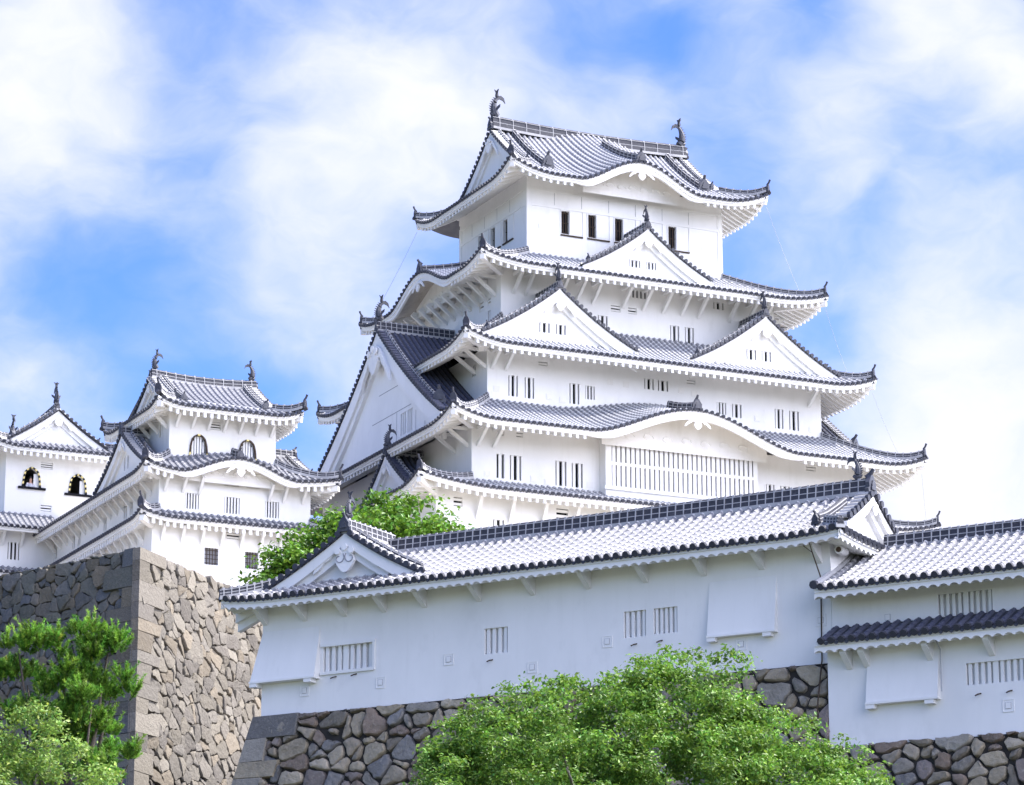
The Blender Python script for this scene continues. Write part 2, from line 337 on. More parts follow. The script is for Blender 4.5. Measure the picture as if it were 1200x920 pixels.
def ridge_beam(mb, pts, w=.42, h=.42, bars=.36, cap=True, side_lines=True):
    """stacked-tile ridge along a path: dark courses, pale joint lines and bars, round cap row. materials: ridge, band, cap"""
    pts = np.array(pts, float); seg = np.linalg.norm(np.diff(pts, axis=0), axis=1); cum = np.concatenate([[0], np.cumsum(seg)])
    n = max(2, int(cum[-1]/.3)+1); sarr = np.linspace(0, cum[-1], n)
    Pp = np.stack([np.interp(sarr, cum, pts[:, i]) for i in range(3)], 1)
    t = np.gradient(Pp, axis=0); t[:, 2] *= 1; hd = t.copy(); hd[:, 2] = 0; hd /= np.linalg.norm(hd, axis=1)[:, None]+1e-9
    sd = np.stack([hd[:, 1], -hd[:, 0], 0*hd[:, 0]], 1); up = np.array([0, 0, 1.])
    def sweep(prof, m):
        G = np.stack([Pp+sd*o+up*z for o, z in prof]); mb.grid(G, m)
        for e in (0, -1): mb.add([G[i, e] for i in range(len(prof))], [tuple(range(len(prof)))], m)
    sweep([(-w/2-.03, -.12), (-w/2-.03, .04), (w/2+.03, .04), (w/2+.03, -.12)], 1)
    sweep([(-w/2, .0), (-w*.42, h*.50), (w*.42, h*.50), (w/2, .0)], 0)
    if side_lines: sweep([(-w*.435, h*.46), (-w*.435, h*.46+.03), (w*.435, h*.46+.03), (w*.435, h*.46)], 1)
    sweep([(-w*.40, h*.5), (-w*.36, h*.94), (w*.36, h*.94), (w*.40, h*.5)], 0)
    sweep([(-w*.40, h*.93), (-w*.40, h*.93+.035), (w*.40, h*.93+.035), (w*.40, h*.93)], 1)
    if bars:
        for s_ in np.arange(bars/2, cum[-1], bars):
            p = np.array([np.interp(s_, cum, pts[:, i]) for i in range(3)]); j = min(n-1, int(s_/cum[-1]*(n-1))); d = t[j]/np.linalg.norm(t[j])
            for sg in (-1, 1):
                mb.beam(p+sd[j]*sg*(w*.46)+up*.04, p+sd[j]*sg*(w*.385)+up*h*.95, .034, .04, 1, up=d)
            mb.beam(p-d*.05+up*(h*.96+.045), p+d*.05+up*(h*.96+.045), w*.54, .11, 1)
    if cap:
        r = w*.28
        sweep([(-r, h*.96)]+[(-r*math.cos(a), h*.96+r*.95*math.sin(a)) for a in np.linspace(.4, math.pi-.4, 5)]+[(r, h*.96)], 0)
    return mb
RM = ['ridge', 'band', 'cap']
def oni_mesh(mb, o, out, s=1., m=0, horn=True):
    """ridge-end tile: shouldered plate facing 'out', with a small raised horn"""
    o = np.array(o, float); out = np.array(out, float); out[2] = 0; out /= np.linalg.norm(out); ex = np.array([-out[1], out[0], 0])
    poly = [(-.42, -.1), (.42, -.1), (.46, .12), (.34, .2), (.36, .42), (.22, .62), (.12, .78), (-.12, .78), (-.22, .62), (-.36, .42), (-.34, .2), (-.46, .12)]
    mb.extrude([(a*s, b*s) for a, b in poly], o, ex, (0, 0, 1), out, .2*s, m)
    mb.extrude([(a*s*.5, (b*.5+.15)*s) for a, b in poly], o+out*.2*s, ex, (0, 0, 1), out, .07*s, m)
    if horn:
        mb.tube([o+np.array([0, 0, .7*s])-out*.1*s, o+np.array([0, 0, .86*s])+out*.12*s, o+np.array([0, 0, 1.06*s])+out*.26*s], [.13*s, .10*s, .085*s], m, 7)
    return mb
def oni(parent, z0, o, out, s=1., T=None):
    mb = MB(z0)
    if T is not None: mb.at(*T)
    return oni_mesh(mb, o, out, s).build('ridge_end_tile', ['oni'], parent)
def shachi(parent, z0, o, out, s=1., T=None, dark=False):
    """fish-shaped ridge ornament: head down at the ridge end, body curling up, forked tail"""
    o = np.array(o, float); out = np.array(out, float); out /= np.linalg.norm(out); up = np.array([0, 0, 1.]); sd = np.cross(out, up)
    mb = MB(z0)
    if T is not None: mb.at(*T)
    f = lambda a, b: o+out*a*s+up*b*s
    path = [(-.12, -.05), (.05, .12), (.12, .35), (.14, .6), (.10, .85), (.0, 1.08), (-.12, 1.28)]; rad = [.24, .27, .25, .22, .17, .12, .08]
    pp = np.array(path); tt = np.linspace(0, 1, 13); xi = np.linspace(0, 1, 7)
    P3 = [f(np.interp(t, xi, pp[:, 0]), np.interp(t, xi, pp[:, 1])) for t in tt]
    mb.tube(P3, [np.interp(t, xi, rad)*s for t in tt], 0, 8)
    # snout and open jaw
    mb.tube([f(.0, .05), f(.28, .06), f(.42, .16)], [.22*s, .15*s, .05*s], 0, 7)
    # dorsal spines along the outer back
    for t in np.linspace(.15, .92, 8):
        a, b = np.interp(t, xi, pp[:, 0]), np.interp(t, xi, pp[:, 1]); r = np.interp(t, xi, rad)
        mb.extrude([(0, -.07*s), (.20*s, .10*s), (0, .1*s)], f(a+r*.8, b)-sd*.02*s, out, up, sd, .04*s)
    # side fins and forked tail
    for sg in (-1, 1):
        q = f(.0, .42)+sd*sg*.2*s
        mb.extrude([(0, -.12*s), (.3*s, .12*s), (.32*s, .3*s), (.12*s, .22*s), (0, .14*s)], q, sd*sg*.7-out*.5, up, out*.8+sd*sg*.4, .05*s)
        mb.extrude([(-.06*s, -.05*s), (.12*s, .16*s), (.1*s, .42*s), (.26*s, .66*s), (.02*s, .62*s), (-.10*s, .38*s)], f(-.10, 1.2)-out*.02*s, sd*sg, up, out, .06*s)
    mb.extrude([(0, 0), (-.22*s, .10*s), (-.46*s, .02*s), (-.62*s, -.16*s), (-.52*s, .2*s), (-.3*s, .36*s), (-.04*s, .3*s)], f(-.08, 1.12)-sd*.04*s, out, up, sd, .08*s)
    mb.extrude([(0, 0), (.10*s, .22*s), (.06*s, .46*s), (.16*s, .66*s), (-.10*s, .5*s), (-.14*s, .2*s)], f(-.06, 1.2)-sd*.04*s, out, up, sd, .08*s)
    return mb.build('fish_ornament', ['oni'], parent)
def pendant_mesh(mb, c, s=1., m=0, th=.14, sl=.45):
    """carved gable pendant: turnip-shaped drop with curled arms, facing -y at c"""
    pts = []
    for a in np.linspace(-math.pi, math.pi, 25)[:-1]:
        r = .42*(1+.10*math.cos(3*a)); x = r*math.sin(a); y = r*math.cos(a)*1.15
        if y < 0: x *= (1+.75*y/.55)
        pts.append((x*s, y*s-.1*s))
    mb.extrude(pts, c, (1, 0, 0), (0, 0, 1), (0, -1, 0), th*s, m)
    for sg in (-1, 1):
        arm = [(sg*.18, .12), (sg*.55, .22), (sg*.72, .05), (sg*.95, .0), (sg*1.18, -.2), (sg*1.45, -.3), (sg*1.35, -.05), (sg*1.1, .18), (sg*.8, .36), (sg*.45, .55), (sg*.1, .5)]
        arm = [(a, b-abs(a)*(sl-.25)+.1) for a, b in arm]
        if sg < 0: arm = arm[::-1]
        mb.extrude([(a*s, b*s) for a, b in arm], np.array(c)+np.array([0, .02, 0]), (1, 0, 0), (0, 0, 1), (0, -1, 0), th*.8*s, m)
    for x, y, r in ((0, .42, .13), (-.3, .28, .13), (.3, .28, .13)):
        mb.tube([(c[0]+x*s, c[1]-th*s, c[2]+y*s), (c[0]+x*s, c[1]-th*s-.06*s, c[2]+y*s)], r*s, m, 9)
    return mb
def window_into(mb, u0, u1, z0, z1, y, style, nb=3, dep=.24):
    """recess behind the wall plane y (facing -y): 0 plaster reveal, 1 dark back, 2 bars"""
    yb = y+dep
    mb.add([(u0, y, z0), (u1, y, z0), (u1, y, z1), (u0, y, z1), (u0, yb, z0), (u1, yb, z0), (u1, yb, z1), (u0, yb, z1)],
           [(0, 1, 5, 4), (1, 2, 6, 5), (2, 3, 7, 6), (3, 0, 4, 7)], 0)
    if style != 'open':
        mb.add([(u0, yb, z0), (u1, yb, z0), (u1, yb, z1), (u0, yb, z1)], [(0, 1, 2, 3)], 1)
def bars_into(mb, u0, u1, z0, z1, y, style, nb=3):
    w = u1-u0; h = z1-z0
    if style == 'slat':
        for i in range(nb):
            z = z0+h*(i+.5)/nb; mb.box(u0, u1, y+.05, y+.11, z-h/nb*.28, z+h/nb*.28)
    elif style == 'iron':
        for i in range(nb):
            u = u0+w*(i+1)/(nb+1); mb.box(u-.022, u+.022, y+.10, y+.14, z0, z1)
        for f in (.08, .5, .92): mb.box(u0, u1, y+.145, y+.17, z0+h*f-.02, z0+h*f+.02)
    elif style == 'grid':
        for i in range(nb):
            u = u0+w*(i+1)/(nb+1); mb.box(u-.018, u+.018, y+.06, y+.10, z0, z1)
        for i in range(4):
            z = z0+h*(i+.5)/4; mb.box(u0, u1, y+.105, y+.13, z-.018, z+.018)
    else:
        b = w/(2*nb+1)
        for i in range(nb):
            u = u0+w*(i+.5)/nb; mb.box(u-b*.56, u+b*.56, y+.04, y+.15, z0, z1)
WM = ['plaster', 'dark', 'plaster']
def window(root, z0, face, u0, u1, za, zb, y, style='bar', nb=3, dep=.24):
    mb = MB(z0).at(FACE[face]); window_into(mb, u0, u1, za, zb, y, style, nb, dep)
    w = mb.build('window', ['plaster', 'lines' if style == 'grid' else 'dark'], root)
    if style in ('bar', 'slat', 'iron', 'grid'):
        b = MB(z0).at(FACE[face]); bars_into(b, u0, u1, za, zb, y, style, nb)
        b.build('lattice', ['wood' if style in ('iron', 'grid') else 'plaster'], w)
    return w
def wall_face(mb, face, u0, u1, z0, z1, y, holes=(), m=0):
    mb.at(FACE[face])
    us = sorted({u0, u1, *[h[0] for h in holes], *[h[1] for h in holes]}); zs = sorted({z0, z1, *[h[2] for h in holes], *[h[3] for h in holes]})
    us = [u for u in us if u0 <= u <= u1]; zs = [z for z in zs if z0 <= z <= z1]
    for a, b in zip(us, us[1:]):
        for c, d in zip(zs, zs[1:]):
            um, zm = (a+b)/2, (c+d)/2
            if any(h[0] < um < h[1] and h[2] < zm < h[3] for h in holes): continue
            mb.add([(a, y, c), (b, y, c), (b, y, d), (a, y, d)], [(0, 1, 2, 3)], m)
def storey(root, z0, x0, x1, y0, y1, za, zb, wins=None, mname='plaster', name='storey_wall'):
    """four outer walls with window openings; wins: {'S': [(u0,u1,z0,z1,style,n)], ...} in the face's own u"""
    wins = wins or {}; mb = MB(z0)
    for f, (u0, u1, E) in {'S': (x0, x1, -y0), 'W': (-y1, -y0, -x0), 'E': (y0, y1, x1), 'N': (-x1, -x0, y1)}.items():
        wall_face(mb, f, u0, u1, za, zb, -E, [w[:4] for w in wins.get(f, ())])
    mb.at(); mb.add([(x0, y0, zb), (x1, y0, zb), (x1, y1, zb), (x0, y1, zb)], [(0, 1, 2, 3)], 0)
    o = mb.build(name, [mname], root)
    for f, E in {'S': -y0, 'W': -x0, 'E': x1}.items():
        for w in wins.get(f, ()):
            if w[4] in ('none', 'open'): continue
            window(root, z0, f, w[0], w[1], w[2], w[3], -E, w[4], w[5])
    return o
def gable(root, z0, face, cx, yf, za, hwL, zL, hwR, zR, yb, q=.3, board=.7, win=None, pend=.8, ridge_h=.36, zwall=None, sidegap=.55, rake=.42, end_oni=True, fish=0, yb2=None, corb=False, zf=None, slopes=True, ridge=True, rake_ridge=True, shaded=False):
    """triangular gable facing 'face': wall part with its roof, bargeboards, pendant, ridge and ridge ends as sub-parts.
    yf plane of the gable wall, roof overhangs it by rake; roof runs back to yb"""
    T = (FACE[face], (0, 0, 0)); yr = yf-rake
    def zs(s, side):
        if zf is not None: return zf(np.asarray(s, float))
        hw, zb = (hwL, zL) if side < 0 else (hwR, zR); t = np.asarray(s, float)/hw; return za-(za-zb)*((1+q)*t-q*t*t)
    zw = zwall if zwall is not None else min(zL, zR)-.4
    # wall in vertical strips below the slope
    mb = MB(z0).at(*T); holes = [] if not win else win
    us = sorted(set(np.round(np.linspace(cx-hwL+.25, cx+hwR-.25, 25), 3)) | {h[0] for h in holes} | {h[1] for h in holes} | {cx})
    zt = lambda u: float(zs(abs(u-cx), -1 if u < cx else 1))-.12
    for a, b in zip(us, us[1:]):
        cuts = [zw]; hs = [h for h in holes if h[0] <= (a+b)/2 <= h[1]]
        lo = zw
        for h in hs:
            mb.add([(a, yf, lo), (b, yf, lo), (b, yf, h[2]), (a, yf, h[2])], [(0, 1, 2, 3)], 0); lo = h[3]
        if max(zt(a), zt(b)) > lo: mb.add([(a, yf, lo), (b, yf, lo), (b, yf, max(lo, zt(b))), (a, yf, max(lo, zt(a)))], [(0, 1, 2, 3)], 0)
    g = mb.build('gable', ['plaster'], root)
    for h in holes:
        wb = MB(z0).at(*T); window_into(wb, h[0], h[1], h[2], h[3], yf, 'bar'); w = MB(z0).at(*T)
        bars_into(wb, h[0], h[1], h[2], h[3], yf, 'bar', h[5] if len(h) > 5 else 2); wb.build('gable_window', ['plaster', 'dark'], g)
    # tiled slopes: columns run down from the ridge, spaced along y
    mb = MB(z0); n = max(1, int((yb-yr-.35)/TW))
    for sg, hw in ((-1, hwL), (1, hwR)):
        ye = yb2 if (yb2 and sg < 0) else yb; n = max(1, int((ye-yr-.3)/TW))
        def P(u, d, sg=sg, hw=hw):
            u, d = np.broadcast_arrays(np.asarray(u, float), np.asarray(d, float)); s = hw-d
            return np.stack([cx+sg*s, u, zs(s, sg)], -1)
        if slopes: mb.at(*T); tile_patch(mb, P, [(yr+.45+i*TW, 0, hw-.05) for i in range(n)], caps=False)
        # tiles laid across the rake edge, round ends to the front
        mb.at(*T); L = 0; ss = np.linspace(.15, hw, 200); zz = zs(ss, sg); arc = np.concatenate([[0], np.cumsum(np.hypot(np.diff(ss), np.diff(zz)))])
        for a in np.arange(.15, arc[-1]-.05, .36):
            s = np.interp(a, arc, ss); z = float(zs(s, sg)); sl = (float(zs(s+.02, sg))-z)/.02
            p = np.array([cx+sg*s, yr, z+.06])
            mb.tube([p+(0, -.02, 0), p+(0, .10, 0)], .125, 2, 8); mb.tube([p+(0, .09, .01), p+(0, .52, .01)], .112, 1, 8)
        G = np.stack([np.stack([cx+sg*ss, 0*ss+y, zz+dz], -1) for y, dz in ((yr+.03, -.1), (yr+.03, .03), (yr+.5, .03))]); mb.grid(G, 2)
    r = mb.build('gable_roof', ['ridge', 'shade_tile', 'cap', 'shade_tile'] if shaded else TMK if z0 == 38. else TM, g)  # shadowed slopes get tiles with the shade put into their colour
    # bargeboards: a deep curved board and a thinner inner one
    mb = MB(z0).at(*T)
    for sg, hw in ((-1, hwL), (1, hwR)):
        ss = np.linspace(0, hw*1.0, 24); zz = zs(ss, sg); t = ss/hw
        # depth measured square to the slope
        for y0_, y1_, a, b in ((yr+.10, yr+.26, -.10, -.10-board*(.85+.35*t)), (yr+.26, yf, -.14, -.10-board*(1.05+.4*t)-.22)):
            sl = np.gradient(zz, ss); k = np.sqrt(1+sl*sl)
            top = np.stack([cx+sg*ss, 0*ss+y0_, zz+a], -1); bot = np.stack([cx+sg*ss, 0*ss+y0_, zz+b*k*.85], -1)
            bb = bot.copy(); bb[:, 1] = y1_; tb = top.copy(); tb[:, 1] = y1_
            mb.grid(np.stack([top, bot, bb, tb]), 0)
            mb.add([top[-1], bot[-1], bb[-1], tb[-1]], [(0, 1, 2, 3)], 0)
    mb.build('bargeboard', ['plaster'], g)
    if corb:
        mb = MB(z0).at(*T)
        for f in (.42, .56, .70):
            s = hwL*f; z = float(zs(s, -1))-board*1.5-.7
            mb.box(cx-s+.2, cx-s+.95, yf-.35, yf, z-.2, z+.12, 0); s = hwR*f; z = float(zs(s, 1))-board*1.5-.7
            mb.box(cx+s-.95, cx+s-.2, yf-.35, yf, z-.2, z+.12, 0)
        mb.build('corbel', ['plaster'], g)
    if pend:
        mb = MB(z0).at(*T); sl = (za-float(zs(.5, 1)))/.5
        pendant_mesh(mb, (cx, yr+.07, za-.05-board*math.sqrt(1+sl*sl)*.8-.5*pend), pend, sl=sl*.95); mb.build('pendant', ['plaster'], g)
    mb = MB(z0).at(*T)
    if ridge: ridge_beam(mb, [(cx, yr+.1, za), (cx, yb, za)], .36, ridge_h)
    for sg, hw in ((-1, hwL), (1, hwR)) if rake_ridge else ():       # low ridge beside the rake
        ss = np.linspace(.25, hw*.86, 14); ridge_beam(mb, np.stack([cx+sg*ss, 0*ss+yr+.62, zs(ss, sg)+.04], -1), .24, .22, .4)
    if ridge or rake_ridge: mb.build('ridge', RM, g)
    if ridge: oni(g, z0, (cx, yr+.1, za+.02), (0, -1, 0), .62 if not fish else .5, T)
    if fish: shachi(g, z0, (cx, yr+.32, za+ridge_h+.15), (0, -1, 0), fish, T)
    if end_oni and rake_ridge:
        for sg, hw in ((-1, hwL), (1, hwR)): oni(g, z0, (cx+sg*hw*.86, yr+.62, float(zs(hw*.86, sg))+.02), (sg, -.6, 0), .5 if hw < 9 else .95, T)
    return g

def hip_roof(root, z0, rect, inner, ze, rise, lift=.7, Lc=3.5, q=.3, kara=None, ov=(2.5, 2.5), irimoya=None, faces='SWE', board=.3, rafter=.48, ridges=True, k_w=None, limit=None, kara_ridge=True, hipgap=.35):
    """tiled roof all round a tower storey. rect/inner = x0,x1,y0,y1 of eave and of the wall above. irimoya=(axis, inset, rake)"""
    x0, x1, y0, y1 = rect; kara = kara or {}
    if irimoya:
        ax, G, rk = irimoya
        Dref = (y1-y0)/2 if ax == 'x' else (x1-x0)/2; k = dict(S=1, W=1, E=1, N=1)
        Dm = dict(S=Dref, N=Dref, W=G, E=G) if ax == 'x' else dict(W=Dref, E=Dref, S=G, N=G)
    else:
        i0, i1, j0, j1 = inner; Dm = dict(S=j0-y0, N=y1-j1, W=i0-x0, E=x1-i1); Dref = Dm['S']; k = {f: Dref/Dm[f] for f in Dm}
    nb = dict(S='WE', W='NS', E='SN', N='EW')
    dom = dict(S=(x0, x1, -y0), W=(-y1, -y0, -x0), E=(y0, y1, x1), N=(-x1, -x0, y1))
    S = {f: Side(f, dom[f][0], dom[f][1], dom[f][2], ze, Dref, rise, k[f], k[nb[f][0]], k[nb[f][1]], lift, Lc, q, kara.get(f)) for f in 'SWEN'}
    mb = MB(z0)
    for f in 'SWEN':
        s = S[f]
        def dmax(u, s=s, f=f):
            h = s.hip(u)
            if irimoya and Dm[f] == Dref: return Dm[f] if h > G-rk else h
            return min(Dm[f], h)
        if f in faces: tiles_for(mb, s, dmax)
        else:
            U = np.linspace(s.uL, s.uR, 40); dm = np.array([max(.02, dmax(u)) for u in U])
            mb.at(s.R).grid(np.stack([s.P(U, dm*t) for t in np.linspace(0, 1, 6)]), 0)
    rf = mb.build('roof', TMK if z0 == 38. else TM, root)
    for f in faces: eave_under(S[f], ov[0] if f in 'SN' else ov[1], 'eave', rf, z0, board, rafter=rafter)
    if ridges:
        for cx_, cy_, (fa, ua) in ((x0, y0, ('S', 'L')), (x1, y0, ('S', 'R')), (x0, y1, ('W', 'L')), (x1, y1, ('E', 'R'))):
            mb = MB(z0); s = S[fa]; sgn = 1 if ua == 'L' else -1; dend = min(Dm[fa], Dref) if not irimoya else G
            kk = (s.kl if ua == 'L' else s.kr)/s.k
            c = np.linspace(.05, 1, 14)*dend/kk; u = (s.uL+c) if ua == 'L' else (s.uR-c)
            pts = s.P(u, c*kk); pts[:, 2] += .10
            pts[:, 2] += .16*np.maximum(0, 1-c/1.2)**2
            pts = pts@s.R.T
            ridge_beam(mb, pts, .30, .26, .5)
            d = pts[0]-pts[3]; d[2] = 0; d /= np.linalg.norm(d)
            p = pts[0]+d*.02
            mb.extrude([(-.18, -.12), (.18, -.12), (.2, .2), (.1, .42), (-.1, .42), (-.2, .2)], p, (-d[1], d[0], 0), (0, 0, 1), d, .12, 2)
            mb.tube([p+np.array([0, 0, .36]), p+d*.14+np.array([0, 0, .56]), p+d*.2+np.array([0, 0, .72])], [.07, .06, .07], 2, 6)
            mb.tube([p+np.array([0, 0, -.16]), p+d*.22+np.array([0, 0, -.06])], [.13, .13], 2, 7)
            mb.build('hip_ridge', RM, rf)
        for cx_, cy_ in ((x0, y0), (x1, y0), (x0, y1), (x1, y1)):
            mb = MB(z0); sx, sy = np.sign(cx_-(x0+x1)/2), np.sign(cy_-(y0+y1)/2); z = ze+lift
            a = np.array([cx_-sx*.15, cy_-sy*.15, z-.52]); b = np.array([cx_-sx*ov[1], cy_-sy*ov[0], ze+rise*.28-.55])
            mb.beam(a, b, .3, .36, 0); d = (a-b)/np.linalg.norm(a-b); mb.beam(a+d*.02+(0, 0, .22), a-d*.45+(0, 0, .22), .36, .12, 1)
            mb.build('corner_beam', ['plaster', 'cap'], rf)
    for f, (uc, hw, h) in kara.items():
        s = S[f]
        # carved panel behind the curved eave, pendant, short ridge on top
        mb = MB(z0).at(s.R); U = np.linspace(uc-hw*.8, uc+hw*.8, 31); dd = (ov[0] if f in 'SN' else ov[1])*.62
        top = s.P(U, 0*U+dd); top[:, 2] -= .33; bot = top.copy(); bot[:, 2] = ze-.35
        mb.grid(np.stack([top, bot]), 0)
        for i, a in enumerate(np.linspace(-.55, .55, 7)):
            u = uc+a*hw; zc = ze+h*.16+(.05 if i % 2 else 0); rr = .22*h**.5
            th = np.linspace(0, 4.6, 9); mb.tube(np.stack([u+1.5*rr*np.cos(th)*(1-th/6), 0*th-s.E+dd, zc+rr*np.sin(th)*(1-th/6)], 1), .045, 0, 5)
        mb.build('curved_eave_panel', ['plaster_old'], rf)
        mb = MB(z0).at(s.R); pendant_mesh(mb, (uc, -s.E+.08, ze+h-board*2.2-.2), .62, sl=.35); mb.build('pendant', ['plaster'], rf)
        if kara_ridge:
            d = np.linspace(.25, Dm[f]*.72, 9); pts = s.P(0*d+uc, d); pts[:, 2] += .06
            mb = MB(z0).at(s.R); ridge_beam(mb, pts, .36, .40, .6); mb.build('ridge', RM, rf)
            oni(rf, z0, (uc, -s.E+.22, ze+h+.04), (0, -1, 0), 0.85 if z0 == 38. else .6, (s.R, (0, 0, 0)))
    return rf, S, Dref
def brackets(root, z0, S, ov, us, drop=1.15, reach=.55, w=.18, purlin=True, th=.30):
    """sloping struts from the wall to a beam below the eave; one mesh shared by copies"""
    f = S.face; mb = MB(0)
    zc = float(S.z((S.uL+S.uR)/2 if not S.kara else S.uL+4, ov*(1-reach)))-th-.16
    mb.beam((0, -S.E+ov+.03, -drop), (0, -S.E+ov*(1-reach), 0), w, .2, 0, up=(0, -1, .3))
    mb.box(-w/2+.01, w/2-.01, -S.E+ov*(1-reach)+.1, -S.E+ov+.02, -.05, .14)
    first = None
    for u in us:
        z = float(S.z(u, ov*(1-reach)))-th-.16
        if S.kara and abs(u-S.kara[0]) < S.kara[1]*.9: z = S.ze-.1
        p = S.R@np.array([u, 0, z-z0]); rz = {'S': 0, 'W': -math.pi/2, 'E': math.pi/2, 'N': math.pi}[f]
        if first is None:
            first = mb.build('bracket', ['plaster'], root); first.location = p; first.rotation_euler = (0, 0, rz)
        else: copy_at(first, root, p, rz)
def main_ridge(root, z0, p, q, w=.55, h=.8, fish=1.1, bars=.36):
    mb = MB(z0); p, q = np.array(p, float), np.array(q, float)
    n = 12; t = np.linspace(0, 1, n)[:, None]; pts = p+(q-p)*t; pts[:, 2] += .18*(2*t[:, 0]-1)**2
    ridge_beam(mb, pts, w, h, bars)
    o = mb.build('ridge', RM, root); d = (q-p)/np.linalg.norm(q-p)
    for e, dd in ((p, -d), (q, d)):
        oni(root, z0, e+dd*.02+np.array([0, 0, .1]), dd, h*1.05)
        if fish: shachi(root, z0, e-dd*.30+np.array([0, 0, h+.32]), dd, fish)
    return o
def end_gable(root, z0, face, S, G, rk, half, cx=0., pend=.7, board=.55, E=None):
    """closes the gable end of a hip-and-gable roof whose main slope is S; half = ridge distance from the eave"""
    zf = lambda s: S.ze+S.rise*((1-S.q)*((half-s)/S.Dref)+S.q*((half-s)/S.Dref)**2)+.02
    hw = half-G+.1
    return gable(root, z0, face, cx, -E+G, float(zf(0)), hw, float(zf(hw)), hw, float(zf(hw)), -E+G+1.2, board=board, pend=pend, zwall=float(zf(hw))-.25,
                 rake=rk, zf=zf, slopes=False, ridge=False)

